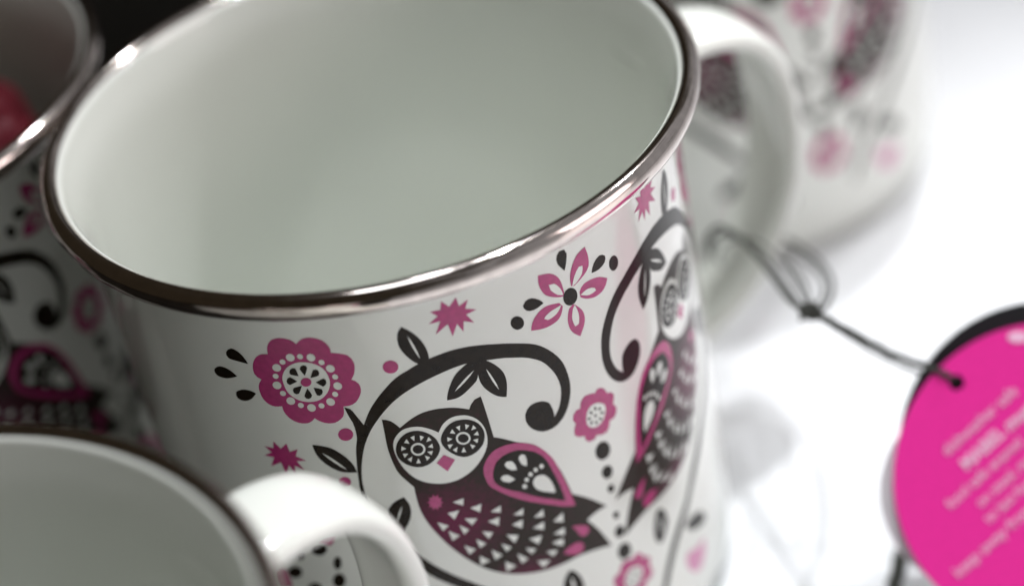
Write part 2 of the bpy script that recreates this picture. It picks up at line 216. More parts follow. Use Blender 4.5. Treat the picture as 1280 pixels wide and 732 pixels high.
["DK",1,[[-33.79,32.67],[-33.75,32.16],[-33.7,31.68],[-33.65,31.2],[-33.6,30.72],[-33.55,30.22],[-33.48,29.69],[-33.4,29.1],[-33.31,28.47],[-33.21,27.82],[-33.1,27.18],[-33.0,26.57],[-32.9,26.01],[-32.76,25.43],[-32.61,24.91],[-32.46,24.42],[-32.33,23.96],[-32.24,23.48],[-32.2,23.0],[-32.19,22.53],[-32.2,22.06],[-32.23,21.6],[-32.27,21.15],[-32.41,20.63],[-32.56,20.03],[-32.66,19.55],[-32.75,19.01],[-32.85,18.45],[-32.09,18.85],[-31.88,19.2],[-31.7,19.65],[-31.52,20.13],[-31.32,20.62],[-31.12,21.13],[-30.91,21.66],[-30.69,21.21],[-30.46,20.77],[-30.23,20.32],[-29.98,19.88],[-29.72,19.45],[-29.45,19.03],[-29.15,18.61],[-28.83,18.2],[-28.5,17.8],[-28.17,17.41],[-27.82,17.03],[-27.48,16.67],[-27.14,16.32],[-26.79,15.97],[-26.44,15.64],[-26.09,15.33],[-25.74,15.05],[-25.4,14.79],[-24.9,14.48],[-24.41,14.23],[-23.94,14.03],[-23.51,13.84],[-23.03,13.61],[-22.61,13.43],[-22.19,13.27],[-21.76,13.12],[-21.32,12.99],[-20.87,12.88],[-20.41,12.78],[-19.92,12.69],[-19.38,12.62],[-18.93,12.56],[-18.44,12.51],[-17.93,12.48],[-17.38,12.48],[-16.93,12.5],[-16.46,12.55],[-15.98,12.61],[-15.47,12.69],[-14.95,12.8],[-14.5,12.91],[-14.02,13.05],[-13.54,13.19],[-13.04,13.36],[-12.55,13.53],[-12.06,13.71],[-11.57,13.9],[-11.07,14.1],[-10.57,14.31],[-10.08,14.53],[-9.6,14.76],[-9.13,14.99],[-8.68,15.22],[-8.24,15.44],[-7.81,15.68],[-7.4,15.92],[-7.0,16.19],[-6.62,16.48],[-6.26,16.79],[-5.92,17.12],[-5.6,17.48],[-5.3,17.84],[-5.0,18.22],[-4.73,18.6],[-4.47,18.99],[-4.22,19.39],[-3.98,19.8],[-3.77,20.22],[-3.58,20.65],[-3.41,21.09],[-3.27,21.55],[-3.15,22.04],[-3.05,22.53],[-2.98,23.02],[-2.92,23.5],[-2.88,23.94],[-2.84,24.53],[-2.85,25.08],[-2.9,25.6],[-2.98,26.13],[-3.07,26.57],[-3.19,27.03],[-3.34,27.48],[-3.5,27.91],[-3.68,28.31],[-3.94,28.77],[-4.23,29.19],[-4.54,29.57],[-4.87,29.89],[-5.34,30.25],[-5.84,30.51],[-6.36,30.67],[-6.92,30.72],[-7.51,30.66],[-8.05,30.49],[-8.55,30.19],[-9.02,29.79],[-9.41,29.35],[-9.71,28.87],[-9.94,28.35],[-10.08,27.84],[-10.13,27.35],[-10.09,26.86],[-9.97,26.42],[-9.61,25.83],[-9.09,25.43],[-8.66,25.34],[-8.18,25.35],[-7.7,25.47],[-7.24,25.68],[-6.8,25.98],[-6.45,26.36],[-6.25,26.84],[-6.14,27.38],[-6.07,27.89],[-6.03,28.5],[-6.07,29.03],[-5.72,28.67],[-5.38,28.27],[-5.09,27.8],[-4.89,27.37],[-4.71,26.89],[-4.56,26.39],[-4.45,25.9],[-4.38,25.44],[-4.34,24.97],[-4.35,24.5],[-4.39,24.0],[-4.46,23.57],[-4.56,23.13],[-4.68,22.67],[-4.83,22.2],[-5.01,21.75],[-5.22,21.28],[-5.46,20.8],[-5.72,20.32],[-6.01,19.86],[-6.32,19.44],[-6.67,19.06],[-7.05,18.71],[-7.45,18.38],[-7.85,18.07],[-8.26,17.8],[-8.66,17.55],[-9.07,17.33],[-9.48,17.14],[-9.89,16.96],[-10.27,16.79],[-10.68,16.61],[-11.03,16.45],[-11.44,16.31],[-11.98,16.14],[-12.47,16.0],[-13.05,15.84],[-13.68,15.67],[-14.31,15.52],[-14.9,15.38],[-15.42,15.28],[-16.02,15.2],[-16.51,15.17],[-16.96,15.18],[-17.43,15.21],[-17.94,15.25],[-18.44,15.32],[-18.94,15.41],[-19.45,15.51],[-19.96,15.62],[-20.47,15.74],[-20.99,15.88],[-21.51,16.04],[-21.93,16.18],[-22.36,16.32],[-22.79,16.48],[-23.21,16.65],[-23.62,16.82],[-24.12,17.06],[-24.6,17.3],[-25.07,17.57],[-25.53,17.86],[-25.98,18.17],[-26.41,18.49],[-26.84,18.85],[-27.28,19.25],[-27.6,19.56],[-27.92,19.89],[-28.25,20.24],[-28.58,20.6],[-28.89,20.97],[-29.18,21.32],[-29.5,21.72],[-29.8,22.11],[-30.08,22.51],[-30.35,22.92],[-30.62,23.37],[-30.84,23.77],[-31.06,24.17],[-31.27,24.59],[-31.47,25.03],[-31.68,25.5],[-31.87,26.01],[-32.07,26.58],[-32.27,27.19],[-32.46,27.84],[-32.65,28.5],[-32.81,29.13],[-32.94,29.72],[-33.04,30.26],[-33.12,30.76],[-33.17,31.24],[-33.21,31.72],[-33.24,32.2],[-33.25,32.7],[-33.26,33.22],[-33.26,33.74],[-33.24,34.27],[-33.21,34.81],[-33.15,35.35],[-33.05,35.89],[-32.92,36.45],[-32.75,37.02],[-32.56,37.6],[-32.35,38.18],[-32.12,38.74],[-31.89,39.28],[-31.64,39.8],[-31.37,40.32],[-31.08,40.83],[-30.8,41.32],[-30.53,41.77],[-30.28,42.19],[-29.96,42.71],[-29.68,43.13],[-29.41,43.53],[-29.09,44.0],[-28.85,44.36],[-28.6,44.76],[-28.33,45.17],[-28.06,45.59],[-27.78,45.99],[-27.51,46.37],[-27.2,46.8],[-26.89,47.2],[-26.57,47.59],[-26.25,47.98],[-25.9,48.37],[-25.58,48.72],[-25.25,49.06],[-24.9,49.41],[-24.55,49.76],[-24.21,50.09],[-23.88,50.4],[-23.55,50.71],[-23.27,50.97],[-22.97,51.23],[-22.62,51.55],[-22.15,51.98],[-21.62,52.48],[-20.98,53.06],[-20.29,53.7],[-19.57,54.38],[-18.88,55.05],[-18.25,55.69],[-17.69,56.33],[-17.16,56.97],[-16.65,57.62],[-16.15,58.25],[-15.65,58.85],[-15.14,59.41],[-14.62,59.92],[-14.09,60.38],[-13.57,60.81],[-13.05,61.23],[-12.55,61.64],[-12.07,62.07],[-11.62,62.51],[-11.2,62.94],[-10.79,63.36],[-10.39,63.8],[-10.0,64.26],[-9.63,64.74],[-9.26,65.26],[-8.9,65.79],[-8.56,66.34],[-8.22,66.91],[-7.9,67.5],[-7.58,68.12],[-7.27,68.76],[-6.97,69.42],[-6.68,70.11],[-6.39,70.81],[-6.11,71.53],[-5.83,72.24],[-6.94,72.34],[-7.31,71.59],[-7.67,70.85],[-8.04,70.13],[-8.41,69.43],[-8.78,68.75],[-9.16,68.12],[-9.52,67.54],[-9.88,67.0],[-10.24,66.49],[-10.61,66.0],[-11.01,65.5],[-11.44,65.0],[-11.92,64.49],[-12.42,63.98],[-12.95,63.48],[-13.49,62.97],[-14.05,62.45],[-14.61,61.9],[-15.17,61.32],[-15.75,60.72],[-16.35,60.1],[-16.94,59.47],[-17.54,58.86],[-18.12,58.27],[-18.7,57.69],[-19.29,57.13],[-19.87,56.57],[-20.45,56.03],[-21.01,55.49],[-21.56,54.97],[-22.11,54.44],[-22.66,53.91],[-23.2,53.39],[-23.71,52.9],[-24.18,52.45],[-24.58,52.07],[-25.03,51.66],[-25.36,51.37],[-25.64,51.12],[-25.97,50.81],[-26.29,50.51],[-26.62,50.18],[-26.97,49.83],[-27.31,49.47],[-27.65,49.09],[-27.96,48.71],[-28.25,48.32],[-28.54,47.91],[-28.86,47.47],[-29.24,47.0],[-29.62,46.58],[-30.05,46.14],[-30.51,45.69],[-30.97,45.2],[-31.4,44.69],[-31.78,44.13],[-32.11,43.53],[-32.42,42.89],[-32.71,42.21],[-32.96,41.52],[-33.19,40.82],[-33.4,40.14],[-33.58,39.44],[-33.73,38.73],[-33.85,38.02],[-33.95,37.31],[-34.02,36.63],[-34.07,35.99],[-34.08,35.38],[-34.05,34.81],[-33.99,34.26],[-33.92,33.72],[-33.85,33.19]]],
["DKb",1,[[-23.06,7.0],[-22.66,7.37],[-22.27,7.77],[-21.91,8.21],[-21.66,8.58],[-21.42,8.99],[-21.21,9.4],[-21.03,9.82],[-20.84,10.38],[-20.71,10.94],[-20.62,11.46],[-20.57,12.1],[-20.61,12.68],[-20.77,13.24],[-21.0,13.79],[-21.61,13.55],[-22.17,13.2],[-22.52,12.85],[-22.84,12.43],[-23.14,11.96],[-23.36,11.56],[-23.57,11.12],[-23.75,10.67],[-23.88,10.25],[-23.96,9.71],[-23.97,9.19],[-23.93,8.72],[-23.8,8.11],[-23.59,7.61]]],
["WH",1,[[-22.6,8.53],[-22.49,9.55],[-22.3,10.54],[-22.05,11.52],[-21.72,12.47],[-21.83,11.44],[-22.02,10.44],[-22.27,9.46]]],
["DKb",1,[[-14.93,14.71],[-15.41,14.91],[-15.87,15.11],[-16.31,15.32],[-16.72,15.55],[-17.21,15.86],[-17.64,16.2],[-18.05,16.61],[-18.35,17.02],[-18.64,17.48],[-18.91,17.96],[-19.13,18.42],[-19.36,18.98],[-19.52,19.51],[-19.64,20.04],[-19.1,20.1],[-18.58,20.12],[-18.07,20.05],[-17.59,19.87],[-17.13,19.61],[-16.67,19.31],[-16.19,18.98],[-15.71,18.62],[-15.34,18.27],[-15.13,17.85],[-14.98,17.32],[-14.82,16.94],[-14.62,16.49],[-14.41,16.0],[-14.18,15.49]]],
["WH",1,[[-15.4,16.56],[-16.24,17.03],[-17.02,17.6],[-17.77,18.24],[-18.47,18.99],[-17.64,18.49],[-16.85,17.91],[-16.1,17.28]]],
["DKb",1,[[-14.84,14.91],[-14.89,15.46],[-14.93,16.01],[-14.97,16.53],[-15.0,17.02],[-15.01,17.47],[-15.0,18.08],[-14.96,18.59],[-14.85,19.1],[-14.66,19.64],[-14.41,20.17],[-14.11,20.67],[-13.78,21.14],[-13.41,21.57],[-13.04,21.93],[-12.51,22.28],[-11.99,22.51],[-11.87,22.04],[-11.76,21.57],[-11.66,21.11],[-11.59,20.67],[-11.55,20.25],[-11.53,19.76],[-11.56,19.3],[-11.63,18.86],[-11.74,18.43],[-11.91,17.99],[-12.12,17.57],[-12.37,17.16],[-12.62,16.78],[-12.96,16.35],[-13.32,15.96],[-13.69,15.6]]],
["WH",1,[[-13.84,16.96],[-13.68,17.98],[-13.44,18.98],[-13.14,19.97],[-12.76,20.95],[-12.92,19.91],[-13.16,18.91],[-13.46,17.92]]],
["DKb",1,[[-38.66,24.81],[-38.08,24.86],[-37.51,24.94],[-36.98,25.04],[-36.48,25.21],[-36.04,25.43],[-35.65,25.71],[-35.28,26.03],[-34.94,26.37],[-34.63,26.75],[-34.34,27.17],[-34.08,27.6],[-33.88,28.02],[-33.69,28.57],[-33.59,29.12],[-33.52,29.66],[-34.08,29.67],[-34.63,29.67],[-35.16,29.61],[-35.65,29.5],[-36.09,29.31],[-36.5,29.06],[-36.88,28.76],[-37.23,28.44],[-37.56,28.1],[-37.86,27.71],[-38.12,27.3],[-38.33,26.86],[-38.48,26.39],[-38.57,25.88],[-38.62,25.35]]],
["WH",1,[[-37.61,26.14],[-37.0,27.01],[-36.31,27.79],[-35.58,28.51],[-34.77,29.15],[-35.37,28.24],[-36.05,27.45],[-36.79,26.74]]],
["DKb",1,[[-28.24,34.67],[-28.0,35.22],[-27.82,35.78],[-27.72,36.36],[-27.72,36.82],[-27.78,37.3],[-27.88,37.78],[-28.0,38.22],[-28.2,38.73],[-28.45,39.2],[-28.71,39.64],[-29.0,40.06],[-29.3,40.45],[-29.61,40.83],[-29.99,40.36],[-30.34,39.88],[-30.62,39.38],[-30.81,38.85],[-30.95,38.29],[-31.01,37.8],[-30.99,37.25],[-30.79,36.75],[-30.55,36.32],[-30.21,35.86],[-29.82,35.46],[-29.34,35.15],[-28.81,34.9]]],
["WH",1,[[-28.79,36.18],[-29.2,36.84],[-29.55,37.54],[-29.85,38.28],[-30.09,39.06],[-29.67,38.39],[-29.33,37.68],[-29.03,36.94]]],
["DKb",1,[[-8.25,55.93],[-7.63,56.56],[-7.4,56.99],[-7.16,57.52],[-6.97,58.07],[-6.83,58.64],[-6.74,59.22],[-6.71,59.8],[-6.74,60.37],[-6.82,60.94],[-6.98,61.41],[-7.36,61.89],[-7.86,62.22],[-8.24,61.87],[-8.61,61.5],[-8.95,61.11],[-9.28,60.68],[-9.58,60.22],[-9.79,59.72],[-9.85,59.15],[-9.81,58.55],[-9.71,57.98],[-9.54,57.46],[-9.32,56.98],[-9.08,56.58],[-8.68,56.18]]],
["WH",1,[[-8.33,57.24],[-8.47,58.04],[-8.49,58.88],[-8.42,59.74],[-8.21,60.65],[-8.07,59.84],[-8.05,59.0],[-8.12,58.14]]],
["PKb",1,[[-36.77,7.87],[-36.32,7.42],[-35.82,7.08],[-35.26,6.91],[-34.65,6.9],[-34.19,7.0],[-33.7,7.19],[-33.29,7.43],[-32.87,7.95],[-32.61,8.52],[-32.55,9.01],[-32.61,9.48],[-31.94,9.61],[-31.5,9.72],[-30.99,9.88],[-30.57,10.11],[-30.19,10.65],[-30.01,11.33],[-30.02,11.86],[-30.12,12.42],[-30.27,12.93],[-30.55,13.52],[-30.91,14.02],[-30.44,14.36],[-30.12,14.82],[-30.03,15.24],[-30.03,15.73],[-30.14,16.23],[-30.32,16.64],[-30.57,17.06],[-30.85,17.46],[-31.13,17.78],[-31.66,18.12],[-32.17,18.27],[-32.9,18.33],[-32.96,18.93],[-33.08,19.49],[-33.3,19.99],[-33.69,20.41],[-34.18,20.77],[-34.68,21.01],[-35.38,21.08],[-36.02,20.97],[-36.51,20.75],[-36.88,20.49],[-37.2,20.18],[-37.65,20.66],[-38.18,21.0],[-38.62,21.11],[-39.12,21.14],[-39.59,21.07],[-40.04,20.9],[-40.46,20.63],[-40.81,20.31],[-41.15,19.73],[-41.33,19.15],[-41.34,18.37],[-41.86,18.48],[-42.36,18.53],[-42.8,18.46],[-43.2,18.25],[-43.54,17.92],[-43.8,17.51],[-43.96,16.99],[-44.02,16.4],[-44.03,15.86],[-43.9,15.24],[-43.68,14.74],[-43.19,14.08],[-43.7,13.74],[-44.01,13.24],[-44.02,12.72],[-43.92,12.11],[-43.75,11.55],[-43.51,11.07],[-43.21,10.63],[-42.89,10.28],[-42.41,9.94],[-41.94,9.76],[-41.12,9.69],[-41.06,9.06],[-40.9,8.47],[-40.58,7.87],[-40.12,7.38],[-39.73,7.16],[-39.28,7.01],[-38.84,6.93],[-38.16,6.99],[-37.55,7.18],[-37.11,7.48]]],
["WH",1,[[-39.99,13.3],[-39.77,12.8],[-39.46,12.29],[-39.09,11.85],[-38.67,11.49],[-38.19,11.2],[-37.72,10.99],[-37.26,10.86],[-36.8,10.81],[-36.33,10.83],[-35.85,10.9],[-35.36,11.04],[-34.92,11.26],[-34.53,11.54],[-34.2,11.9],[-33.95,12.35],[-33.82,12.77],[-33.75,13.26],[-33.72,13.77],[-33.76,14.24],[-33.91,14.81],[-34.16,15.36],[-34.46,15.86],[-34.82,16.3],[-35.24,16.7],[-35.68,17.01],[-36.14,17.22],[-36.63,17.35],[-37.13,17.41],[-37.64,17.4],[-38.15,17.32],[-38.63,17.16],[-39.07,16.89],[-39.46,16.53],[-39.77,16.14],[-39.96,15.7],[-40.06,15.22],[-40.11,14.73],[-40.13,14.26],[-40.11,13.78]]],
["DK3",1,[[-36.83,13.02],[-37.12,12.41],[-37.29,11.93],[-37.07,11.51],[-36.7,11.28],[-36.35,11.35],[-36.19,11.69],[-36.33,12.04],[-36.56,12.5]]],
["DK3",1,[[-37.69,13.1],[-38.33,12.99],[-38.77,12.86],[-38.81,12.44],[-38.58,12.0],[-38.2,11.76],[-37.85,11.82],[-37.75,12.34]]],
["DK3",1,[[-38.1,14.0],[-38.58,14.27],[-39.0,14.49],[-39.32,14.62],[-39.58,14.38],[-39.58,13.95],[-39.32,13.52],[-38.93,13.3],[-38.55,13.56]]],
["DK3",1,[[-37.63,14.7],[-37.9,15.24],[-38.15,15.71],[-38.37,16.04],[-38.76,16.15],[-39.04,15.95],[-39.08,15.52],[-38.85,15.08],[-38.33,14.89]]],
["DK3",1,[[-37.02,15.11],[-36.75,15.74],[-36.6,16.24],[-36.83,16.67],[-37.21,16.9],[-37.55,16.82],[-37.71,16.47],[-37.56,16.11],[-37.31,15.64]]],
["DK3",1,[[-36.14,15.0],[-35.51,15.12],[-35.08,15.26],[-35.03,15.68],[-35.24,16.11],[-35.6,16.35],[-35.95,16.28],[-36.06,15.76]]],
["DK3",1,[[-35.64,14.13],[-34.98,13.77],[-34.49,13.55],[-34.24,13.8],[-34.23,14.23],[-34.45,14.64],[-34.82,14.84],[-35.19,14.57]]],
["DK3",1,[[-36.17,13.4],[-35.93,12.88],[-35.7,12.42],[-35.5,12.09],[-35.13,12.0],[-34.85,12.21],[-34.8,12.62],[-35.0,13.04],[-35.5,13.23]]],
["PK3",1,[[-36.19,14.08],[-36.27,14.31],[-36.43,14.51],[-36.63,14.67],[-36.85,14.77],[-37.09,14.81],[-37.31,14.78],[-37.49,14.67],[-37.61,14.51],[-37.67,14.31],[-37.65,14.08],[-37.56,13.86],[-37.41,13.65],[-37.21,13.49],[-36.98,13.38],[-36.74,13.35],[-36.52,13.38],[-36.35,13.49],[-36.22,13.65],[-36.17,13.86]]],
["WH",1,[[-37.61,10.35],[-37.8,10.57],[-38.06,10.68],[-38.32,10.68],[-38.55,10.56],[-38.68,10.34],[-38.71,10.07],[-38.61,9.79],[-38.42,9.58],[-38.16,9.46],[-37.89,9.46],[-37.67,9.59],[-37.54,9.81],[-37.51,10.08]]],
["WH",1,[[-34.84,10.39],[-35.03,10.59],[-35.27,10.7],[-35.53,10.68],[-35.74,10.55],[-35.88,10.32],[-35.9,10.05],[-35.81,9.78],[-35.62,9.58],[-35.38,9.47],[-35.12,9.49],[-34.91,9.62],[-34.78,9.85],[-34.75,10.12]]],
["WH",1,[[-32.74,12.33],[-32.92,12.53],[-33.16,12.63],[-33.41,12.6],[-33.62,12.46],[-33.76,12.22],[-33.78,11.95],[-33.69,11.68],[-33.51,11.48],[-33.27,11.38],[-33.02,11.41],[-32.81,11.56],[-32.68,11.79],[-32.65,12.07]]],
["WH",1,[[-32.41,15.22],[-32.59,15.42],[-32.83,15.52],[-33.08,15.49],[-33.3,15.34],[-33.43,15.11],[-33.45,14.83],[-33.37,14.56],[-33.18,14.36],[-32.94,14.26],[-32.69,14.29],[-32.48,14.44],[-32.35,14.67],[-32.32,14.95]]],
["WH",1,[[-33.92,17.77],[-34.11,17.98],[-34.35,18.09],[-34.61,18.07],[-34.83,17.93],[-34.96,17.69],[-34.99,17.41],[-34.9,17.14],[-34.71,16.92],[-34.46,16.82],[-34.21,16.84],[-33.99,16.98],[-33.86,17.22],[-33.83,17.5]]],
["WH",1,[[-36.7,18.69],[-36.89,18.91],[-37.15,19.03],[-37.42,19.02],[-37.64,18.89],[-37.78,18.66],[-37.81,18.38],[-37.71,18.1],[-37.51,17.88],[-37.26,17.75],[-36.99,17.76],[-36.77,17.89],[-36.63,18.12],[-36.61,18.41]]],
["WH",1,[[-39.31,17.61],[-39.51,17.84],[-39.78,17.97],[-40.05,17.98],[-40.29,17.86],[-40.43,17.64],[-40.45,17.36],[-40.35,17.08],[-40.15,16.84],[-39.88,16.71],[-39.6,16.7],[-39.37,16.82],[-39.23,17.04],[-39.21,17.32]]],
["WH",1,[[-40.61,15.06],[-40.81,15.3],[-41.08,15.44],[-41.37,15.45],[-41.61,15.34],[-41.75,15.13],[-41.77,14.85],[-41.67,14.56],[-41.46,14.33],[-41.19,14.19],[-40.9,14.17],[-40.67,14.28],[-40.53,14.5],[-40.5,14.78]]],
["WH",1,[[-39.9,12.11],[-40.1,12.34],[-40.37,12.47],[-40.64,12.48],[-40.88,12.37],[-41.02,12.15],[-41.04,11.88],[-40.94,11.6],[-40.73,11.37],[-40.47,11.23],[-40.19,11.23],[-39.96,11.34],[-39.82,11.56],[-39.8,11.83]]],
["WH",1,[[-36.4,10.1],[-36.56,10.26],[-36.77,10.33],[-36.97,10.28],[-37.11,10.13],[-37.15,9.92],[-37.08,9.7],[-36.92,9.53],[-36.71,9.46],[-36.52,9.51],[-36.38,9.67],[-36.34,9.88]]],
["WH",1,[[-33.8,11.16],[-33.96,11.32],[-34.16,11.38],[-34.35,11.32],[-34.49,11.16],[-34.53,10.95],[-34.46,10.73],[-34.31,10.57],[-34.11,10.52],[-33.92,10.57],[-33.78,10.73],[-33.74,10.95]]],
["WH",1,[[-32.56,13.61],[-32.71,13.76],[-32.91,13.82],[-33.1,13.76],[-33.24,13.59],[-33.28,13.37],[-33.22,13.16],[-33.07,13.0],[-32.87,12.95],[-32.67,13.01],[-32.54,13.18],[-32.5,13.39]]],
["WH",1,[[-33.19,16.44],[-33.34,16.6],[-33.54,16.66],[-33.74,16.6],[-33.88,16.43],[-33.92,16.21],[-33.85,15.99],[-33.7,15.83],[-33.5,15.77],[-33.31,15.84],[-33.17,16.0],[-33.13,16.22]]],
["WH",1,[[-35.43,18.27],[-35.59,18.44],[-35.8,18.5],[-36.0,18.45],[-36.14,18.29],[-36.18,18.07],[-36.11,17.85],[-35.95,17.68],[-35.74,17.61],[-35.54,17.66],[-35.4,17.82],[-35.36,18.04]]],
["WH",1,[[-38.23,18.21],[-38.4,18.39],[-38.61,18.47],[-38.82,18.43],[-38.97,18.28],[-39.01,18.06],[-38.94,17.83],[-38.77,17.65],[-38.56,17.57],[-38.35,17.61],[-38.2,17.76],[-38.16,17.98]]],
["WH",1,[[-40.26,16.3],[-40.43,16.49],[-40.66,16.57],[-40.87,16.54],[-41.02,16.4],[-41.06,16.18],[-40.99,15.95],[-40.82,15.77],[-40.59,15.68],[-40.38,15.71],[-40.23,15.86],[-40.19,16.07]]],
["WH",1,[[-40.56,13.45],[-40.73,13.63],[-40.95,13.72],[-41.17,13.69],[-41.32,13.55],[-41.36,13.33],[-41.29,13.1],[-41.11,12.92],[-40.89,12.83],[-40.68,12.87],[-40.53,13.01],[-40.49,13.22]]],
["WH",1,[[-39.0,11.02],[-39.16,11.19],[-39.38,11.27],[-39.59,11.23],[-39.73,11.09],[-39.77,10.87],[-39.7,10.65],[-39.53,10.48],[-39.32,10.4],[-39.11,10.44],[-38.97,10.58],[-38.93,10.79]]],
["DK",1,[[-47.42,10.21],[-46.98,9.71],[-46.37,9.41],[-45.97,9.49],[-45.55,9.73],[-45.18,10.08],[-44.9,10.52],[-44.66,11.06],[-44.46,11.66],[-44.98,11.6],[-45.48,11.53],[-45.97,11.46],[-46.47,11.4],[-46.95,11.33],[-47.3,11.19],[-47.51,10.73]]],
["DK",1,[[-50.41,13.78],[-50.14,13.47],[-49.74,13.17],[-49.3,12.98],[-48.84,12.94],[-48.35,13.02],[-47.9,13.19],[-47.51,13.44],[-47.16,13.78],[-46.83,14.16],[-47.37,14.4],[-47.88,14.61],[-48.38,14.79],[-48.83,14.9],[-49.4,14.93],[-49.91,14.87],[-50.27,14.72],[-50.5,14.29]]],
["DK",1,[[-47.89,17.04],[-47.41,16.64],[-46.78,16.36],[-46.15,16.25],[-45.55,16.27],[-45.07,16.41],[-44.67,16.65],[-45.04,17.09],[-45.41,17.5],[-45.79,17.82],[-46.37,18.16],[-46.94,18.32],[-47.49,18.29],[-47.9,18.07],[-48.02,17.58]]],
["PKb",1,[[-24.63,13.08],[-24.74,13.39],[-24.94,13.64],[-25.2,13.82],[-25.5,13.91],[-25.81,13.89],[-26.1,13.78],[-26.34,13.58],[-26.51,13.31],[-26.59,12.99],[-26.57,12.66],[-26.46,12.35],[-26.26,12.09],[-26.0,11.91],[-25.7,11.82],[-25.39,11.84],[-25.1,11.96],[-24.86,12.16],[-24.69,12.44],[-24.61,12.76]]],
["PKb",1,[[-32.63,23.12],[-32.75,23.45],[-32.96,23.74],[-33.23,23.96],[-33.55,24.09],[-33.88,24.13],[-34.18,24.06],[-34.43,23.9],[-34.6,23.65],[-34.68,23.34],[-34.66,23.01],[-34.53,22.68],[-34.32,22.38],[-34.04,22.16],[-33.73,22.02],[-33.4,21.99],[-33.1,22.06],[-32.86,22.23],[-32.69,22.48],[-32.61,22.79]]],
["PKb",1,[[-34.72,31.34],[-34.82,31.63],[-35.01,31.88],[-35.25,32.09],[-35.52,32.22],[-35.81,32.26],[-36.07,32.21],[-36.29,32.08],[-36.44,31.88],[-36.51,31.62],[-36.49,31.33],[-36.38,31.04],[-36.2,30.78],[-35.95,30.58],[-35.68,30.44],[-35.39,30.4],[-35.13,30.45],[-34.91,30.59],[-34.77,30.8],[-34.7,31.06]]],
["PKb",1,[[-15.59,4.78],[-15.44,6.22],[-14.16,5.62],[-14.74,6.89],[-13.36,7.57],[-14.8,7.78],[-14.03,9.37],[-15.3,8.66],[-15.6,10.22],[-16.18,8.72],[-17.06,10.4],[-17.33,8.37],[-19.08,9.37],[-18.16,7.6],[-19.67,7.58],[-18.32,6.75],[-19.16,5.8],[-17.83,5.93],[-17.49,4.67],[-16.67,5.83]]],
["PKb",1,[[-42.39,24.91],[-42.24,26.35],[-40.97,25.75],[-41.54,27.02],[-40.17,27.7],[-41.61,27.91],[-40.84,29.49],[-42.11,28.78],[-42.41,30.35],[-42.98,28.85],[-43.86,30.52],[-44.13,28.5],[-45.89,29.5],[-44.96,27.73],[-46.48,27.71],[-45.12,26.88],[-45.97,25.93],[-44.64,26.06],[-44.3,24.8],[-43.48,25.96]]],
["PKb",0,[[0.04,10.71],[0.04,10.25],[0.07,9.78],[0.14,9.32],[0.28,8.85],[0.5,8.35],[0.8,7.84],[1.13,7.36],[1.5,6.99],[1.89,6.73],[2.33,6.56],[2.78,6.45],[3.25,6.38],[3.36,6.92],[3.46,7.44],[3.52,7.94],[3.52,8.41],[3.47,8.95],[3.33,9.44],[2.99,9.88],[2.64,10.13],[2.21,10.35],[1.71,10.56],[1.16,10.76],[0.59,10.96]]],
["WH",0,[[0.19,10.8],[0.36,10.36],[0.55,9.94],[0.78,9.55],[1.26,8.98],[1.74,8.6],[2.32,8.79],[2.28,9.3],[2.01,9.89],[1.64,10.22],[1.16,10.52],[0.76,10.74]]],
["PKb",0,[[1.16,12.4],[1.52,11.87],[2.12,11.56],[2.59,11.55],[3.17,11.61],[3.77,11.74],[4.32,11.93],[4.81,12.17],[5.27,12.49],[5.7,12.84],[6.13,13.21],[5.89,13.66],[5.6,14.06],[5.25,14.36],[4.81,14.55],[4.29,14.64],[3.77,14.64],[3.26,14.53],[2.75,14.34],[2.28,14.11],[1.87,13.84],[1.49,13.53],[1.14,13.2]]],
["WH",0,[[1.21,12.83],[1.68,12.72],[2.14,12.64],[2.57,12.65],[3.2,12.9],[3.68,13.23],[3.82,13.69],[3.3,13.77],[2.59,13.69],[2.14,13.48],[1.68,13.18]]],
["PKb",0,[[0.16,13.83],[0.46,14.23],[0.73,14.63],[0.97,15.04],[1.13,15.45],[1.25,15.99],[1.27,16.55],[1.16,17.11],[0.97,17.55],[0.7,18.0],[0.38,18.45],[0.03,18.91],[-0.32,18.54],[-0.65,18.16],[-0.93,17.77],[-1.15,17.36],[-1.31,16.92],[-1.4,16.46],[-1.44,16.0],[-1.43,15.54],[-1.36,15.07],[-1.22,14.58],[-1.06,14.14],[-0.89,13.81],[-0.2,13.49]]],
["WH",0,[[0.04,13.76],[0.21,14.32],[0.34,14.88],[0.4,15.41],[0.37,15.97],[0.26,16.5],[0.12,16.89],[-0.45,16.96],[-0.59,16.6],[-0.69,16.07],[-0.73,15.55],[-0.64,15.04],[-0.48,14.54],[-0.33,14.15]]],
["PKb",0,[[-1.74,12.9],[-1.96,13.5],[-2.24,14.03],[-2.64,14.43],[-3.06,14.61],[-3.57,14.71],[-4.12,14.74],[-4.66,14.72],[-5.09,14.65],[-5.53,14.54],[-5.98,14.4],[-6.43,14.23],[-6.88,14.05],[-6.71,13.48],[-6.48,12.95],[-6.15,12.49],[-5.8,12.18],[-5.4,11.9],[-4.94,11.69],[-4.46,11.58],[-4.05,11.58],[-3.61,11.65],[-3.15,11.78],[-2.68,11.94],[-2.2,12.11]]],
["WH",0,[[-1.97,12.57],[-2.36,13.09],[-2.86,13.48],[-3.33,13.63],[-3.85,13.71],[-4.28,13.7],[-4.77,13.23],[-4.48,12.94],[-3.89,12.7],[-3.5,12.63],[-3.03,12.6],[-2.51,12.58]]],
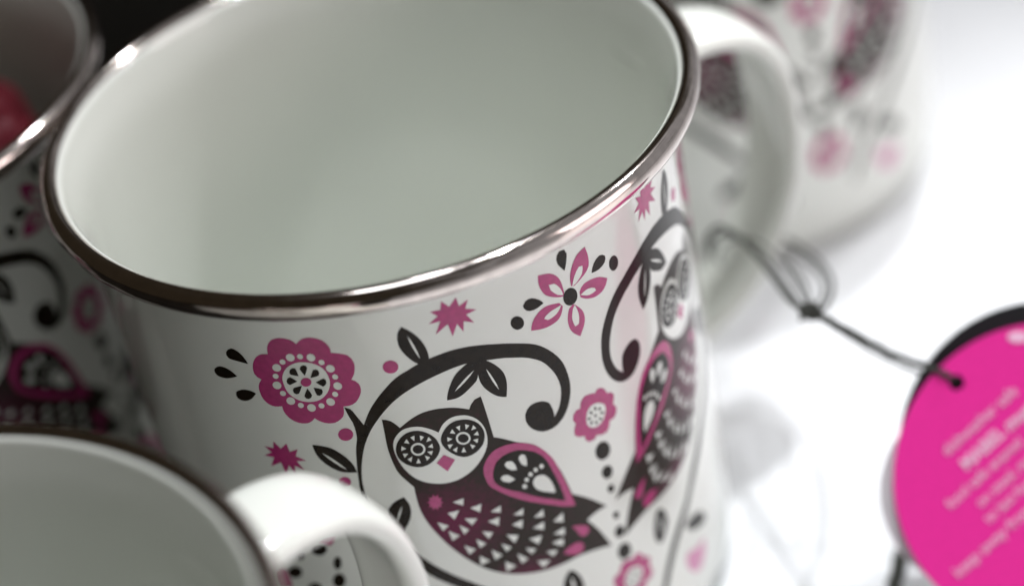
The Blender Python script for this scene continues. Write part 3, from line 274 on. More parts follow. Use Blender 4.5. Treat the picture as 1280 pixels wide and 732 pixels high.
["PKb",0,[[-1.18,11.01],[-1.21,10.48],[-1.25,9.96],[-1.31,9.47],[-1.4,9.01],[-1.53,8.6],[-1.74,8.16],[-2.0,7.78],[-2.3,7.45],[-2.65,7.17],[-3.04,6.94],[-3.49,6.77],[-3.96,6.63],[-4.45,6.5],[-4.54,7.03],[-4.6,7.56],[-4.57,8.11],[-4.48,8.54],[-4.35,9.0],[-4.18,9.44],[-3.94,9.85],[-3.61,10.22],[-3.2,10.56],[-2.78,10.86],[-2.41,11.1],[-1.84,11.39],[-1.35,11.51]]],
["WH",0,[[-1.39,11.28],[-2.16,10.84],[-2.49,10.45],[-2.84,9.95],[-3.09,9.51],[-3.2,8.65],[-2.39,8.91],[-2.11,9.25],[-1.84,9.7],[-1.62,10.15],[-1.46,10.72]]],
["DK",0,[[0.61,13.04],[0.38,13.32],[0.08,13.5],[-0.27,13.54],[-0.62,13.46],[-0.94,13.25],[-1.21,12.93],[-1.4,12.54],[-1.48,12.12],[-1.46,11.7],[-1.33,11.33],[-1.1,11.04],[-0.81,10.86],[-0.47,10.81],[-0.11,10.89],[0.21,11.1],[0.49,11.42],[0.68,11.82],[0.77,12.25],[0.75,12.67]]],
["DK",0,[[-0.5,7.92],[-0.77,7.49],[-1.02,7.07],[-1.23,6.67],[-1.37,6.31],[-1.4,5.68],[-1.27,5.18],[-0.76,4.68],[0.01,4.89],[0.28,5.67],[0.16,6.26],[-0.04,6.87],[-0.26,7.41]]],
["DK",0,[[3.62,10.8],[3.88,10.17],[4.23,9.65],[4.78,9.26],[5.39,9.09],[5.97,9.32],[6.38,9.73],[6.39,10.21],[6.13,10.65],[5.63,10.91],[4.99,11.01],[4.55,11.0],[4.09,10.91]]],
["DK",0,[[8.52,12.41],[8.36,12.69],[8.14,12.88],[7.87,12.97],[7.6,12.94],[7.33,12.81],[7.1,12.58],[6.94,12.27],[6.85,11.92],[6.84,11.55],[6.92,11.21],[7.07,10.93],[7.29,10.73],[7.55,10.64],[7.82,10.67],[8.09,10.8],[8.32,11.04],[8.5,11.35],[8.59,11.71],[8.6,12.07]]],
["DK",0,[[-4.41,10.92],[-4.63,10.51],[-4.94,10.1],[-5.41,9.65],[-5.92,9.3],[-6.42,9.22],[-6.85,9.3],[-7.32,9.86],[-7.22,10.33],[-6.94,10.78],[-6.49,11.07],[-5.9,11.2],[-5.45,11.17],[-4.94,11.06]]],
["DK",0,[[-7.61,12.42],[-7.71,12.7],[-7.89,12.92],[-8.13,13.04],[-8.41,13.06],[-8.7,12.97],[-8.96,12.78],[-9.18,12.52],[-9.34,12.2],[-9.41,11.86],[-9.4,11.53],[-9.29,11.24],[-9.12,11.02],[-8.88,10.9],[-8.61,10.88],[-8.32,10.97],[-8.06,11.15],[-7.83,11.42],[-7.67,11.74],[-7.6,12.08]]],
["PKb",0,[[0.67,29.0],[1.1,28.6],[1.78,28.79],[2.3,29.39],[2.46,29.81],[2.59,30.28],[3.36,30.63],[3.75,31.33],[3.54,32.14],[3.33,32.7],[3.63,33.24],[3.8,33.72],[3.57,34.44],[3.08,34.98],[2.25,34.93],[2.02,35.65],[1.51,36.37],[0.63,36.3],[0.19,36.09],[-0.25,35.8],[-0.77,36.25],[-1.61,36.15],[-2.17,35.52],[-2.22,34.7],[-2.96,34.4],[-3.36,34.09],[-3.65,33.71],[-3.58,32.88],[-3.41,32.41],[-3.16,31.92],[-3.38,31.46],[-3.49,31.03],[-3.27,30.3],[-2.71,29.87],[-2.06,29.92],[-1.98,29.41],[-1.8,28.97],[-1.45,28.63],[-1.03,28.43],[-0.21,28.6],[0.22,28.78]]],
["WH",0,[[-1.46,32.12],[-1.33,31.6],[-1.11,31.13],[-0.8,30.77],[-0.4,30.55],[0.09,30.54],[0.61,30.69],[1.12,31.0],[1.55,31.4],[1.82,31.81],[1.93,32.26],[1.85,32.78],[1.64,33.29],[1.38,33.74],[1.04,34.11],[0.58,34.35],[0.09,34.44],[-0.42,34.33],[-0.88,34.06],[-1.25,33.65],[-1.48,33.15],[-1.53,32.64]]],
["DK3",0,[[0.27,31.07],[0.37,31.2],[0.41,31.4],[0.39,31.59],[0.3,31.71],[0.18,31.7],[0.07,31.57],[0.03,31.37],[0.06,31.18],[0.15,31.06]]],
["DK3",0,[[1.13,31.74],[1.18,31.89],[1.12,32.04],[0.99,32.14],[0.83,32.14],[0.71,32.05],[0.66,31.9],[0.72,31.75],[0.85,31.65],[1.01,31.65]]],
["DK3",0,[[1.51,32.85],[1.48,32.97],[1.34,33.01],[1.14,32.97],[0.97,32.85],[0.88,32.71],[0.92,32.59],[1.06,32.55],[1.25,32.59],[1.43,32.7]]],
["DK3",0,[[0.98,33.91],[0.86,33.89],[0.69,33.75],[0.55,33.54],[0.48,33.33],[0.51,33.22],[0.63,33.23],[0.8,33.37],[0.94,33.58],[1.01,33.79]]],
["DK3",0,[[-0.01,34.07],[-0.11,33.95],[-0.18,33.75],[-0.17,33.54],[-0.09,33.41],[0.02,33.4],[0.13,33.52],[0.19,33.72],[0.18,33.93],[0.11,34.07]]],
["DK3",0,[[-0.97,33.44],[-1.02,33.29],[-0.97,33.13],[-0.85,33.02],[-0.69,33.0],[-0.57,33.09],[-0.52,33.23],[-0.57,33.39],[-0.7,33.5],[-0.85,33.52]]],
["DK3",0,[[-1.33,32.35],[-1.31,32.23],[-1.18,32.17],[-0.99,32.19],[-0.82,32.29],[-0.74,32.43],[-0.77,32.55],[-0.9,32.61],[-1.08,32.59],[-1.25,32.49]]],
["DK3",0,[[-0.79,31.28],[-0.67,31.29],[-0.51,31.43],[-0.37,31.63],[-0.31,31.84],[-0.34,31.95],[-0.46,31.94],[-0.62,31.81],[-0.76,31.6],[-0.83,31.4]]],
["DK3",0,[[0.27,32.69],[0.21,32.79],[0.08,32.8],[-0.05,32.71],[-0.14,32.56],[-0.16,32.4],[-0.1,32.3],[0.03,32.29],[0.16,32.38],[0.26,32.53]]],
["PKb",0,[[2.0,60.63],[2.43,60.22],[3.11,60.41],[3.63,61.02],[3.8,61.43],[3.92,61.9],[4.69,62.25],[5.08,62.96],[4.87,63.76],[4.67,64.32],[4.97,64.86],[5.13,65.35],[4.9,66.06],[4.41,66.6],[3.58,66.55],[3.35,67.27],[2.85,67.99],[1.96,67.92],[1.52,67.71],[1.08,67.42],[0.56,67.87],[-0.28,67.77],[-0.84,67.14],[-0.89,66.32],[-1.63,66.03],[-2.03,65.71],[-2.32,65.34],[-2.25,64.5],[-2.07,64.04],[-1.83,63.54],[-2.04,63.08],[-2.16,62.65],[-1.94,61.92],[-1.37,61.49],[-0.73,61.55],[-0.64,61.03],[-0.47,60.59],[-0.12,60.25],[0.3,60.05],[1.12,60.23],[1.56,60.41]]],
["WH",0,[[-0.13,63.74],[0.0,63.22],[0.22,62.75],[0.54,62.39],[0.93,62.17],[1.42,62.16],[1.95,62.31],[2.45,62.62],[2.88,63.02],[3.15,63.43],[3.26,63.88],[3.18,64.4],[2.97,64.91],[2.71,65.36],[2.37,65.73],[1.92,65.97],[1.42,66.06],[0.91,65.95],[0.45,65.68],[0.09,65.27],[-0.15,64.77],[-0.2,64.26]]],
["DK3",0,[[1.6,62.69],[1.7,62.82],[1.75,63.02],[1.72,63.21],[1.63,63.33],[1.51,63.32],[1.41,63.2],[1.36,63.0],[1.39,62.8],[1.48,62.68]]],
["DK3",0,[[2.46,63.36],[2.51,63.51],[2.45,63.66],[2.32,63.76],[2.16,63.76],[2.04,63.68],[1.99,63.53],[2.05,63.37],[2.18,63.28],[2.34,63.27]]],
["DK3",0,[[2.85,64.47],[2.81,64.59],[2.67,64.63],[2.48,64.59],[2.3,64.48],[2.22,64.33],[2.25,64.22],[2.39,64.17],[2.58,64.21],[2.76,64.33]]],
["DK3",0,[[2.31,65.53],[2.19,65.51],[2.03,65.37],[1.88,65.16],[1.81,64.96],[1.84,64.84],[1.97,64.85],[2.13,64.99],[2.28,65.21],[2.35,65.41]]],
["DK3",0,[[1.33,65.7],[1.22,65.58],[1.16,65.37],[1.16,65.16],[1.24,65.03],[1.35,65.02],[1.46,65.14],[1.53,65.34],[1.52,65.55],[1.44,65.69]]],
["DK3",0,[[0.36,65.06],[0.32,64.91],[0.36,64.75],[0.49,64.64],[0.64,64.63],[0.76,64.71],[0.81,64.86],[0.76,65.02],[0.64,65.12],[0.48,65.14]]],
["DK3",0,[[-0.0,63.98],[0.03,63.85],[0.16,63.79],[0.34,63.82],[0.51,63.92],[0.59,64.05],[0.57,64.17],[0.44,64.23],[0.25,64.21],[0.08,64.11]]],
["DK3",0,[[0.54,62.9],[0.66,62.91],[0.82,63.05],[0.96,63.26],[1.02,63.46],[0.99,63.58],[0.87,63.56],[0.71,63.43],[0.57,63.22],[0.51,63.02]]],
["DK3",0,[[1.61,64.31],[1.54,64.41],[1.42,64.42],[1.28,64.33],[1.19,64.18],[1.17,64.02],[1.24,63.92],[1.36,63.92],[1.49,64.0],[1.59,64.16]]],
["DK",0,[[1.29,40.08],[1.01,40.38],[0.65,40.54],[0.25,40.55],[-0.15,40.4],[-0.51,40.12],[-0.8,39.72],[-0.99,39.25],[-1.06,38.75],[-1.01,38.27],[-0.84,37.85],[-0.57,37.54],[-0.22,37.37],[0.17,37.35],[0.57,37.5],[0.94,37.79],[1.24,38.2],[1.43,38.68],[1.51,39.19],[1.46,39.67]]],
["DK",0,[[1.07,43.74],[0.87,43.95],[0.61,44.07],[0.33,44.07],[0.04,43.96],[-0.22,43.74],[-0.43,43.45],[-0.57,43.11],[-0.63,42.74],[-0.59,42.4],[-0.47,42.1],[-0.28,41.88],[-0.03,41.76],[0.26,41.76],[0.54,41.87],[0.81,42.08],[1.03,42.38],[1.17,42.73],[1.23,43.1],[1.19,43.44]]],
["DK",0,[[0.87,46.56],[0.74,46.7],[0.58,46.77],[0.4,46.77],[0.23,46.71],[0.06,46.58],[-0.06,46.4],[-0.15,46.18],[-0.18,45.95],[-0.16,45.73],[-0.08,45.54],[0.05,45.4],[0.2,45.33],[0.38,45.32],[0.56,45.39],[0.72,45.52],[0.85,45.7],[0.94,45.92],[0.97,46.15],[0.95,46.37]]],
["DK",0,[[0.85,51.53],[0.73,51.66],[0.59,51.73],[0.43,51.73],[0.27,51.68],[0.13,51.56],[0.01,51.39],[-0.06,51.2],[-0.09,50.99],[-0.06,50.79],[0.01,50.62],[0.12,50.49],[0.27,50.42],[0.42,50.41],[0.58,50.47],[0.73,50.59],[0.84,50.75],[0.92,50.95],[0.94,51.16],[0.92,51.36]]],
["DK",0,[[1.23,55.1],[1.04,55.31],[0.8,55.42],[0.54,55.43],[0.27,55.33],[0.03,55.13],[-0.16,54.85],[-0.28,54.53],[-0.32,54.18],[-0.28,53.84],[-0.16,53.55],[0.02,53.34],[0.26,53.22],[0.52,53.21],[0.79,53.31],[1.03,53.51],[1.22,53.79],[1.35,54.13],[1.39,54.48],[1.35,54.81]]],
["DK",0,[[1.71,59.39],[1.45,59.68],[1.11,59.83],[0.74,59.83],[0.37,59.68],[0.04,59.4],[-0.22,59.01],[-0.39,58.55],[-0.45,58.07],[-0.4,57.6],[-0.24,57.2],[0.02,56.91],[0.35,56.75],[0.71,56.74],[1.08,56.88],[1.42,57.17],[1.69,57.57],[1.87,58.04],[1.94,58.53],[1.88,58.99]]],
["DK",1,[[-41.06,44.02],[-41.21,44.39],[-41.47,44.75],[-41.81,45.05],[-42.2,45.27],[-42.61,45.39],[-42.99,45.4],[-43.31,45.29],[-43.53,45.08],[-43.63,44.78],[-43.6,44.42],[-43.44,44.04],[-43.17,43.67],[-42.83,43.36],[-42.43,43.14],[-42.03,43.02],[-41.65,43.02],[-41.35,43.14],[-41.13,43.36],[-41.04,43.67]]],
["DK",1,[[-44.98,45.92],[-45.09,46.18],[-45.26,46.44],[-45.49,46.66],[-45.75,46.83],[-46.01,46.93],[-46.26,46.95],[-46.46,46.89],[-46.6,46.76],[-46.65,46.56],[-46.63,46.31],[-46.52,46.05],[-46.34,45.79],[-46.11,45.56],[-45.85,45.39],[-45.58,45.29],[-45.34,45.27],[-45.15,45.34],[-45.01,45.48],[-44.96,45.68]]],
["DK",1,[[-46.28,49.42],[-46.43,49.79],[-46.7,50.17],[-47.05,50.51],[-47.46,50.77],[-47.88,50.95],[-48.27,51.01],[-48.59,50.95],[-48.81,50.78],[-48.91,50.5],[-48.87,50.15],[-48.7,49.76],[-48.42,49.37],[-48.06,49.02],[-47.65,48.75],[-47.23,48.58],[-46.86,48.53],[-46.55,48.6],[-46.34,48.79],[-46.24,49.07]]],
["DK",1,[[-43.75,52.03],[-43.89,52.4],[-44.14,52.76],[-44.48,53.08],[-44.86,53.32],[-45.25,53.47],[-45.62,53.5],[-45.93,53.42],[-46.14,53.23],[-46.23,52.95],[-46.2,52.6],[-46.04,52.21],[-45.78,51.84],[-45.44,51.51],[-45.05,51.27],[-44.66,51.13],[-44.3,51.1],[-44.01,51.2],[-43.81,51.4],[-43.72,51.69]]],
["DK",1,[[-39.49,46.44],[-39.61,46.83],[-39.77,47.19],[-39.97,47.48],[-40.18,47.68],[-40.39,47.76],[-40.56,47.72],[-40.7,47.56],[-40.77,47.3],[-40.77,46.96],[-40.71,46.57],[-40.59,46.18],[-40.42,45.82],[-40.22,45.52],[-40.0,45.33],[-39.8,45.25],[-39.63,45.29],[-39.5,45.45],[-39.43,45.71],[-39.43,46.05]]],
["DK",1,[[-39.68,49.85],[-39.83,50.3],[-40.06,50.71],[-40.35,51.06],[-40.68,51.3],[-41.0,51.41],[-41.3,51.38],[-41.53,51.22],[-41.68,50.93],[-41.72,50.54],[-41.67,50.1],[-41.51,49.64],[-41.27,49.22],[-40.97,48.87],[-40.65,48.63],[-40.33,48.53],[-40.04,48.56],[-39.81,48.73],[-39.67,49.03],[-39.62,49.41]]],
["PKb",1,[[-42.06,42.64],[-41.73,42.25],[-41.38,41.89],[-40.96,41.59],[-40.46,41.38],[-39.9,41.24],[-39.31,41.12],[-39.49,41.78],[-39.72,42.36],[-40.03,42.81],[-40.39,43.18]]],
["PKb",1,[[-51.38,50.6],[-50.92,50.21],[-50.48,49.85],[-50.09,49.57],[-49.76,49.4],[-49.05,49.8],[-49.01,50.31],[-48.97,50.82],[-48.93,51.33],[-48.89,51.85],[-48.85,52.36],[-48.81,52.88],[-49.35,53.23],[-49.87,53.56],[-50.35,53.84],[-50.78,54.05],[-51.13,54.15],[-51.69,53.99],[-51.9,53.33],[-51.89,52.99],[-51.84,52.59],[-51.76,52.14],[-51.65,51.65],[-51.51,51.13]]],
["DKb",1,[[-13.86,64.35],[-14.25,63.93],[-14.89,63.74],[-15.28,63.76],[-15.74,63.83],[-16.25,63.95],[-16.77,64.12],[-17.27,64.35],[-17.67,64.59],[-18.06,64.87],[-18.45,65.19],[-18.84,65.54],[-19.23,65.91],[-19.62,66.29],[-19.75,67.0],[-19.76,67.58],[-19.51,67.92],[-19.18,67.95],[-18.72,67.87],[-18.19,67.71],[-17.64,67.5],[-17.14,67.29],[-16.68,67.06],[-16.2,66.79],[-15.74,66.5],[-15.32,66.19],[-14.95,65.89],[-14.59,65.52],[-14.31,65.14],[-14.07,64.75]]],
["LP",1,[[-18.4,70.38],[-18.39,70.9],[-18.36,71.41],[-18.31,71.9],[-18.22,72.37],[-18.07,72.81],[-17.84,73.23],[-17.56,73.65],[-17.23,74.03],[-16.89,74.34],[-16.55,74.54],[-16.11,74.65],[-15.64,74.63],[-15.17,74.48],[-14.72,74.22],[-14.41,73.97],[-14.09,73.65],[-13.77,73.27],[-13.48,72.86],[-13.22,72.46],[-13.01,72.07],[-12.84,71.61],[-12.72,71.11],[-12.66,70.62],[-12.65,70.19],[-12.7,69.84],[-13.05,69.3],[-13.69,69.18],[-14.02,69.27],[-14.4,69.44],[-14.81,69.67],[-15.26,69.95],[-15.71,70.24]]]]''')
LEVEL = {'DK': 1, 'DKb': 1, 'OW': 1, 'PKb': 1, 'LP': 1, 'PK': 2, 'WH': 2, 'DK3': 3, 'WH4': 4, 'PK3': 4, 'DK5': 5}
SLOT = {'DK': 1, 'DKb': 1, 'DK3': 1, 'DK5': 1, 'OW': 4, 'PK': 2, 'PKb': 2, 'PK3': 2, 'WH': 0, 'WH4': 0, 'LP': 3}
def print_pieces(step=1.6):
    """every printed shape, triangulated and cut into narrow strips so it follows the curved wall"""
    V, F, S, N, T = [], [], [], [], []
    k = 0
    for col, mir, pts in SHAPES:
        for sgn in ((1, -1) if mir else (1,)):
            k += 1
            P = [Vector((sgn*x, y, 0)) for x, y in pts]
            bm = bmesh.new(); bv = [bm.verts.new(p) for p in P]
            for t in tessellate_polygon([P]):
                try: bm.faces.new([bv[i] for i in t])
                except ValueError: pass
            x0, x1 = min(p.x for p in P), max(p.x for p in P)
            c = math.ceil(x0/step)*step
            while c < x1:
                if c-x0 > 1e-3 and x1-c > 1e-3:
                    bmesh.ops.bisect_plane(bm, geom=bm.verts[:]+bm.edges[:]+bm.faces[:], dist=1e-5, plane_co=(c, 0, 0), plane_no=(1, 0, 0))
                c += step
            bm.verts.index_update()
            off = (LEVEL[col]*0.022+(k % 17)*0.0010)
            base = len(V)
            for v in bm.verts:
                a = v.co.x/RW; r = RW+off
                V.append((r*math.cos(a)*MM, r*math.sin(a)*MM, (HR-v.co.y)*MM)); N.append((math.cos(a), math.sin(a), 0))
                cx, cy = sgn*v.co.x, v.co.y     # chest of the owl is maroon
                T.append(max(0, 1-math.hypot((cx+23)/10, (cy-41)/9))+max(0, .8-math.hypot((cx+15)/9, (cy-54)/6)) + max(0, .6-math.hypot((cx+25.5)/5, (cy-28)/5)))
            for f in bm.faces:
                idx = [base+v.index for v in f.verts]
                a, bb, c2 = (Vector(V[i]) for i in idx[:3])
                nn = (bb-a).cross(c2-a)
                if nn.dot(Vector(N[idx[0]])) < 0: idx.reverse()
                F.append(idx); S.append(SLOT[col])
            bm.free()
    return V, F, S, N, T
PP = print_pieces()

# profile of the enamelled steel wall (mm): outside from the foot up, over the lip, down the inside
def arc(cx, cz, r, a0, a1, n): return [(cx+r*math.cos(math.radians(a0+(a1-a0)*i/n)), cz+r*math.sin(math.radians(a0+(a1-a0)*i/n))) for i in range(n+1)]
PROF = [(0, 1.6), (30, 1.6), (34, 1.2), (35.5, 0.2), (36.6, 0)] + arc(36.8, 5.5, 5.5, -85, 0, 10) + [(RW, z) for z in (10, 20, 30, 40, 50, 60, 70, 76, 79)] + \
       [(RW, 80.2), (RW+.05, 80.9), (RW+.28, 81.5), (RW+.75, 82.2), (RW+1.15, 82.9), (RW+1.5, 83.6), (44.6, 85.0), (44.4, 85.9), (43.9, 86.1), (43.45, 85.7), (43.25, 84.9),
        (42.9, 83.6), (42.5, 82.2), (42.15, 80.6), (41.85, 78.6)] + [(41.7, 76)]+[(41.6, z) for z in (70, 60, 50, 40, 30, 20, 10)] + arc(36.2, 7.6, 5.4, 0, -88, 8) + [(30, 2.2), (0, 2.2)]
def body_mesh():
    vs, fs = lathe(PROF)
    n0, f0 = len(vs), len(fs)
    V, F, S, N, T = PP
    me = bpy.data.meshes.new('body')
    me.from_pydata(vs+V, [], fs+[tuple(n0+i for i in f) for f in F])
    me.polygons.foreach_set('use_smooth', [True]*len(me.polygons))
    me.polygons.foreach_set('material_index', [0]*f0+S)
    at = me.attributes.new('maroon', 'FLOAT', 'POINT'); at.data.foreach_set('value', [0.0]*n0+T)
    me.update()
    me.normals_split_custom_set_from_vertices([(0, 0, 0)]*n0+N)
    return me
BODY = body_mesh()
def rim_mesh():
    sec = [(45.05+1.42*math.cos(2*PI*i/28)*(1), HR+1.82*math.sin(2*PI*i/28)) for i in range(29)]
    vs, fs = lathe(sec); return mesh('rim', vs, fs)
RIM = rim_mesh()
def handle_mesh():
    P = [(42.0, 0, HR-10.8), (46.5, 0, HR-10.2), (53, 0, HR-10.4), (59.2, 0, HR-12.8), (63.4, 0, HR-17.8), (65.5, 0, HR-25), (65.7, 0, HR-34), (64.2, 0, HR-42), (60.4, 0, HR-50), (55, 0, HR-56.5), (48.5, 0, HR-60.5), (42.0, 0, HR-63)]
    path = [p*MM for p in catmull(P, 9)]
    def sec(t):
        w = (7.0-1.0*t)*MM; h = 1.9*MM
        out = []
        for k in range(40):       # domed outside, shallow channel on the inside
            a = 2*PI*k/40; c, s = math.cos(a), math.sin(a)
            x = w*math.copysign(abs(c)**.62, c); y = h*math.copysign(abs(s)**.75, s)
            if y < 0: y += .75*MM*math.exp(-(x/(w*.62))**4)
            else: y += .5*MM*(1-(x/w)**2)
            out.append((x, -y))
        return out
    vs, fs = sweep(path, sec, side=Vector((0, 1, 0)))
    # the ends are cut to the round of the wall they are welded to, with a small fillet of pooled enamel
    vs = [(x-(y*y)/(2*.0423)*math.exp(-max(0, x-.042)/.003), y*(1+.10*math.exp(-max(0, x-.042)/.0016)), z) for x, y, z in vs]
    me = mesh('handle', vs, fs)
    for p in me.polygons:
        if len(p.vertices) > 4: p.use_smooth = False
    return me
HANDLE = handle_mesh()
for m_ in (ENAMEL, INK, PINK, PALE, OWL): BODY.materials.append(m_)
RIM.materials.append(STEEL); HANDLE.materials.append(ENAMEL)

def mug(x, y, turn, handle_deg, label):
    """turn: degrees the print faces away from the sharp mug's print; handle_deg: world direction of the handle"""
    t = empty('enamel_mug', (x*MM, y*MM, 0)); tag(t, label, 'mug', 'white enamel mugs with owl print')
    b_ = link('body', BODY, t); b_.rotation_euler = (0, 0, PRINT_MID+math.radians(turn))
    link('rim', RIM, t)
    h = link('handle', HANDLE, t); h.rotation_euler = (0, 0, math.radians(handle_deg))
    return t
mug(0, 0, 0, 23, 'large sharply focused white owl mug in the centre with a cord round its handle')
mug(-60.4, -100.2, 8, 36, 'mug cut off at the bottom left corner, handle in front of the sharp owl mug')
mug(-85.9, 35.9, 27, 160, 'shadowed owl mug at the left edge stuffed with brown and red paper')
mug(62, 101, -14, 100, 'blurred owl mug behind the handle and cord of the sharp mug')

# ------------------------------------------------------------------ table
def slab(name, x0, x1, y0, y1, z0, z1, material, bev=0.002):
    bm = bmesh.new(); bmesh.ops.create_cube(bm, size=1)
    for v in bm.verts: v.co = Vector((x0+(v.co.x+.5)*(x1-x0), y0+(v.co.y+.5)*(y1-y0), z0+(v.co.z+.5)*(z1-z0)))
    bmesh.ops.bevel(bm, geom=bm.edges[:], offset=bev, segments=3, profile=.7, affect='EDGES')
    me = bpy.data.meshes.new(name); bm.to_mesh(me); bm.free()
    return me
t = link('table_top', slab('table_top', -.0205, .9, -.5, .6, -.03, 0, TABLE), None, [TABLE]); tag(t, kind='structure')
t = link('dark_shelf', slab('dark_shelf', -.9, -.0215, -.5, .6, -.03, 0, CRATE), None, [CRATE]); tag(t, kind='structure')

# dark wooden crate behind the left mug
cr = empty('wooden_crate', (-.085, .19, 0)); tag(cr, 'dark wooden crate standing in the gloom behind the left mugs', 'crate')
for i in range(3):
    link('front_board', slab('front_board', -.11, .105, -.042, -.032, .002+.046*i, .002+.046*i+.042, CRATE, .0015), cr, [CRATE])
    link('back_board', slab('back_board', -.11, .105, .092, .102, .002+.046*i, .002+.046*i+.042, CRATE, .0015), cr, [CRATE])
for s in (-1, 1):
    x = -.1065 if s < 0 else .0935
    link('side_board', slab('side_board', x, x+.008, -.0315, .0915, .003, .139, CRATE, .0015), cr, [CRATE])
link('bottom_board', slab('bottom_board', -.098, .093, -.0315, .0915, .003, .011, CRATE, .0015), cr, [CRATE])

# crumpled kraft paper and dark red tissue in the left mug
from mathutils import noise
def wad(name, rx, ry, rz, material, loc, seed, label):
    bm = bmesh.new(); bmesh.ops.create_icosphere(bm, subdivisions=5, radius=1)
    for v in bm.verts:
        d = v.co.normalized(); s = d+Vector((seed, 0, 0))
        q = 1+.14*noise.noise(s*1.8)+.08*abs(noise.noise(s*4))+.02*abs(noise.noise(s*11))
        v.co = Vector((d.x*rx*q, d.y*ry*q, d.z*rz*q))*MM
    me = bpy.data.meshes.new(name); bm.to_mesh(me); bm.free()
    o = link(name, me, None, [material]); o.location = Vector(loc)*MM; tag(o, label, 'paper'); return o
wad('packing_paper', 27, 30, 36, KRAFT, (-92, 42, 52), 3.1, 'crumpled dark brown packing paper stuffed into the left mug')
wad('tissue_paper', 17, 22, 28, REDC, (-67, 33, 58), 8.7, 'crumpled dark red tissue paper beside the brown paper in the left mug')

# ------------------------------------------------------------------ tag, cord
TCX, TCY = 1312, 598
CAM = Vector((14.43, -249.75, 144.73+HR))*MM
RT = Vector((.978967, -.119614, -.165277)); UP = Vector((.204020, .573954, .793066)); BK = Vector((0, -.810105, .586285))
F_PX = 2577.6
def world(px, py, depth):
    """a point of the place, measured from the photograph at a known distance (mm)"""
    return CAM + (RT*((px-640)/F_PX*depth) - UP*((py-366)/F_PX*depth) - BK*depth)*MM
TD = 300.0
tc_ = world(TCX, TCY, TD); TR = 195/F_PX*TD*MM
tg = empty('swing_tag', tc_); tag(tg, 'round bright pink swing tag with pale writing leaning at the right edge', 'tag')
tg.rotation_mode = 'QUATERNION'
tg.rotation_quaternion = Matrix((RT, UP, BK)).transposed().to_quaternion()
def disc(name, r, th, material, hole=None, off=(0, 0, 0), n=96, sx=1):
    outer = [Vector((r*math.cos(2*PI*i/n)*sx, r*math.sin(2*PI*i/n), 0)) for i in range(n)]
    loops = [outer]
    if hole: loops.append([Vector((hole[0]+hole[2]*math.cos(-2*PI*i/20), hole[1]+hole[2]*math.sin(-2*PI*i/20), 0)) for i in range(20)])
    allv = [v for l in loops for v in l]
    bm = bmesh.new(); bv = [bm.verts.new(v) for v in allv]
    for t in tessellate_polygon(loops):
        try: bm.faces.new([bv[i] for i in t])
        except ValueError: pass
    bmesh.ops.recalc_face_normals(bm, faces=bm.faces)
    r_ = bmesh.ops.extrude_face_region(bm, geom=bm.faces[:])
    for v in [g for g in r_['geom'] if isinstance(g, bmesh.types.BMVert)]: v.co.z -= th
    bmesh.ops.recalc_face_normals(bm, faces=bm.faces)
    me = bpy.data.meshes.new(name); bm.to_mesh(me); bm.free()
    o = link(name, me, tg, [material]); o.location = off; return o
pxm = TD/F_PX*MM      # metres per photo pixel at the tag
HOLE = ((1196-TCX)*pxm, (TCY-478)*pxm, 10*pxm)
disc('front_card', TR, .0005, TAGP, HOLE)
disc('back_card', TR*.965, .0005, TAGK, None, (4*pxm, 34*pxm, -.0026))
disc('lining_card', TR*.62, .0004, TAGG, None, (-89*pxm, -18*pxm, -.0014))
def text(name, body, size, loc, ang, material, parent, bold=0, align='LEFT'):
    cu = bpy.data.curves.new(name, 'FONT'); cu.body = body; cu.size = size; cu.align_x = align; cu.offset = bold
    cu.extrude = .00004
    to = bpy.data.objects.new('tmp', cu); C.objects.link(to)
    dg = bpy.context.evaluated_depsgraph_get(); me = bpy.data.meshes.new_from_object(to.evaluated_get(dg))
    bpy.data.objects.remove(to); me.name = name
    o = link(name, me, parent, [material]); o.location = loc; o.rotation_euler = (0, 0, ang); return o
A = math.radians(42)
def tpos(px, py): return ((px-TCX)*pxm, (TCY-py)*pxm, .00008)
for body, size, px, py, bold in (('dishwasher safe', .0022, 1184, 570, 0), ('MABEL mugs', .0026, 1208, 588, .00006),
                                 ('food safe enamel', .0021, 1188, 636, 0), ('on steel, made', .0021, 1226, 634, 0), ('to last for years', .0021, 1236, 654, 0),
                                 ('keep away from', .0023, 1198, 722, 0)):
    text('lettering', body, size, tpos(px, py), A, TAGL, tg, bold)
o = disc('emblem', 26*pxm, .00004, TAGW, None, ((TCX-TCX)*pxm, (TCY-738)*pxm, .00010))
o = disc('emblem', 7*pxm, .00004, TAGL, None, ((1272-TCX)*pxm, (TCY-420)*pxm-.0001, .00010), sx=1.8)

cd = empty('cord', world(1012, 390, 300)); tag(cd, 'thin black cord tied round the handle of the sharp mug and through the pink tag', 'cord')
def L(p): return p-cd.location
K = world(1013, 390, 300)
tube('strand', [L(K), L(world(1040, 402, 300)), L(world(1085, 426, 300)), L(world(1120, 444, 300)), L(world(1160, 458, 300)), L(world(1186, 470, 300)), L(world(1197, 479, 302.5)), L(world(1204, 486, 305))], .00045, CORD, cd, wob=.08)
tube('strand', [L(K), L(world(1042, 408, 301)), L(world(1090, 438, 303)), L(world(1140, 462, 303)), L(world(1180, 472, 303)), L(world(1194, 478, 304))], .00030, CORD, cd, wob=.08)
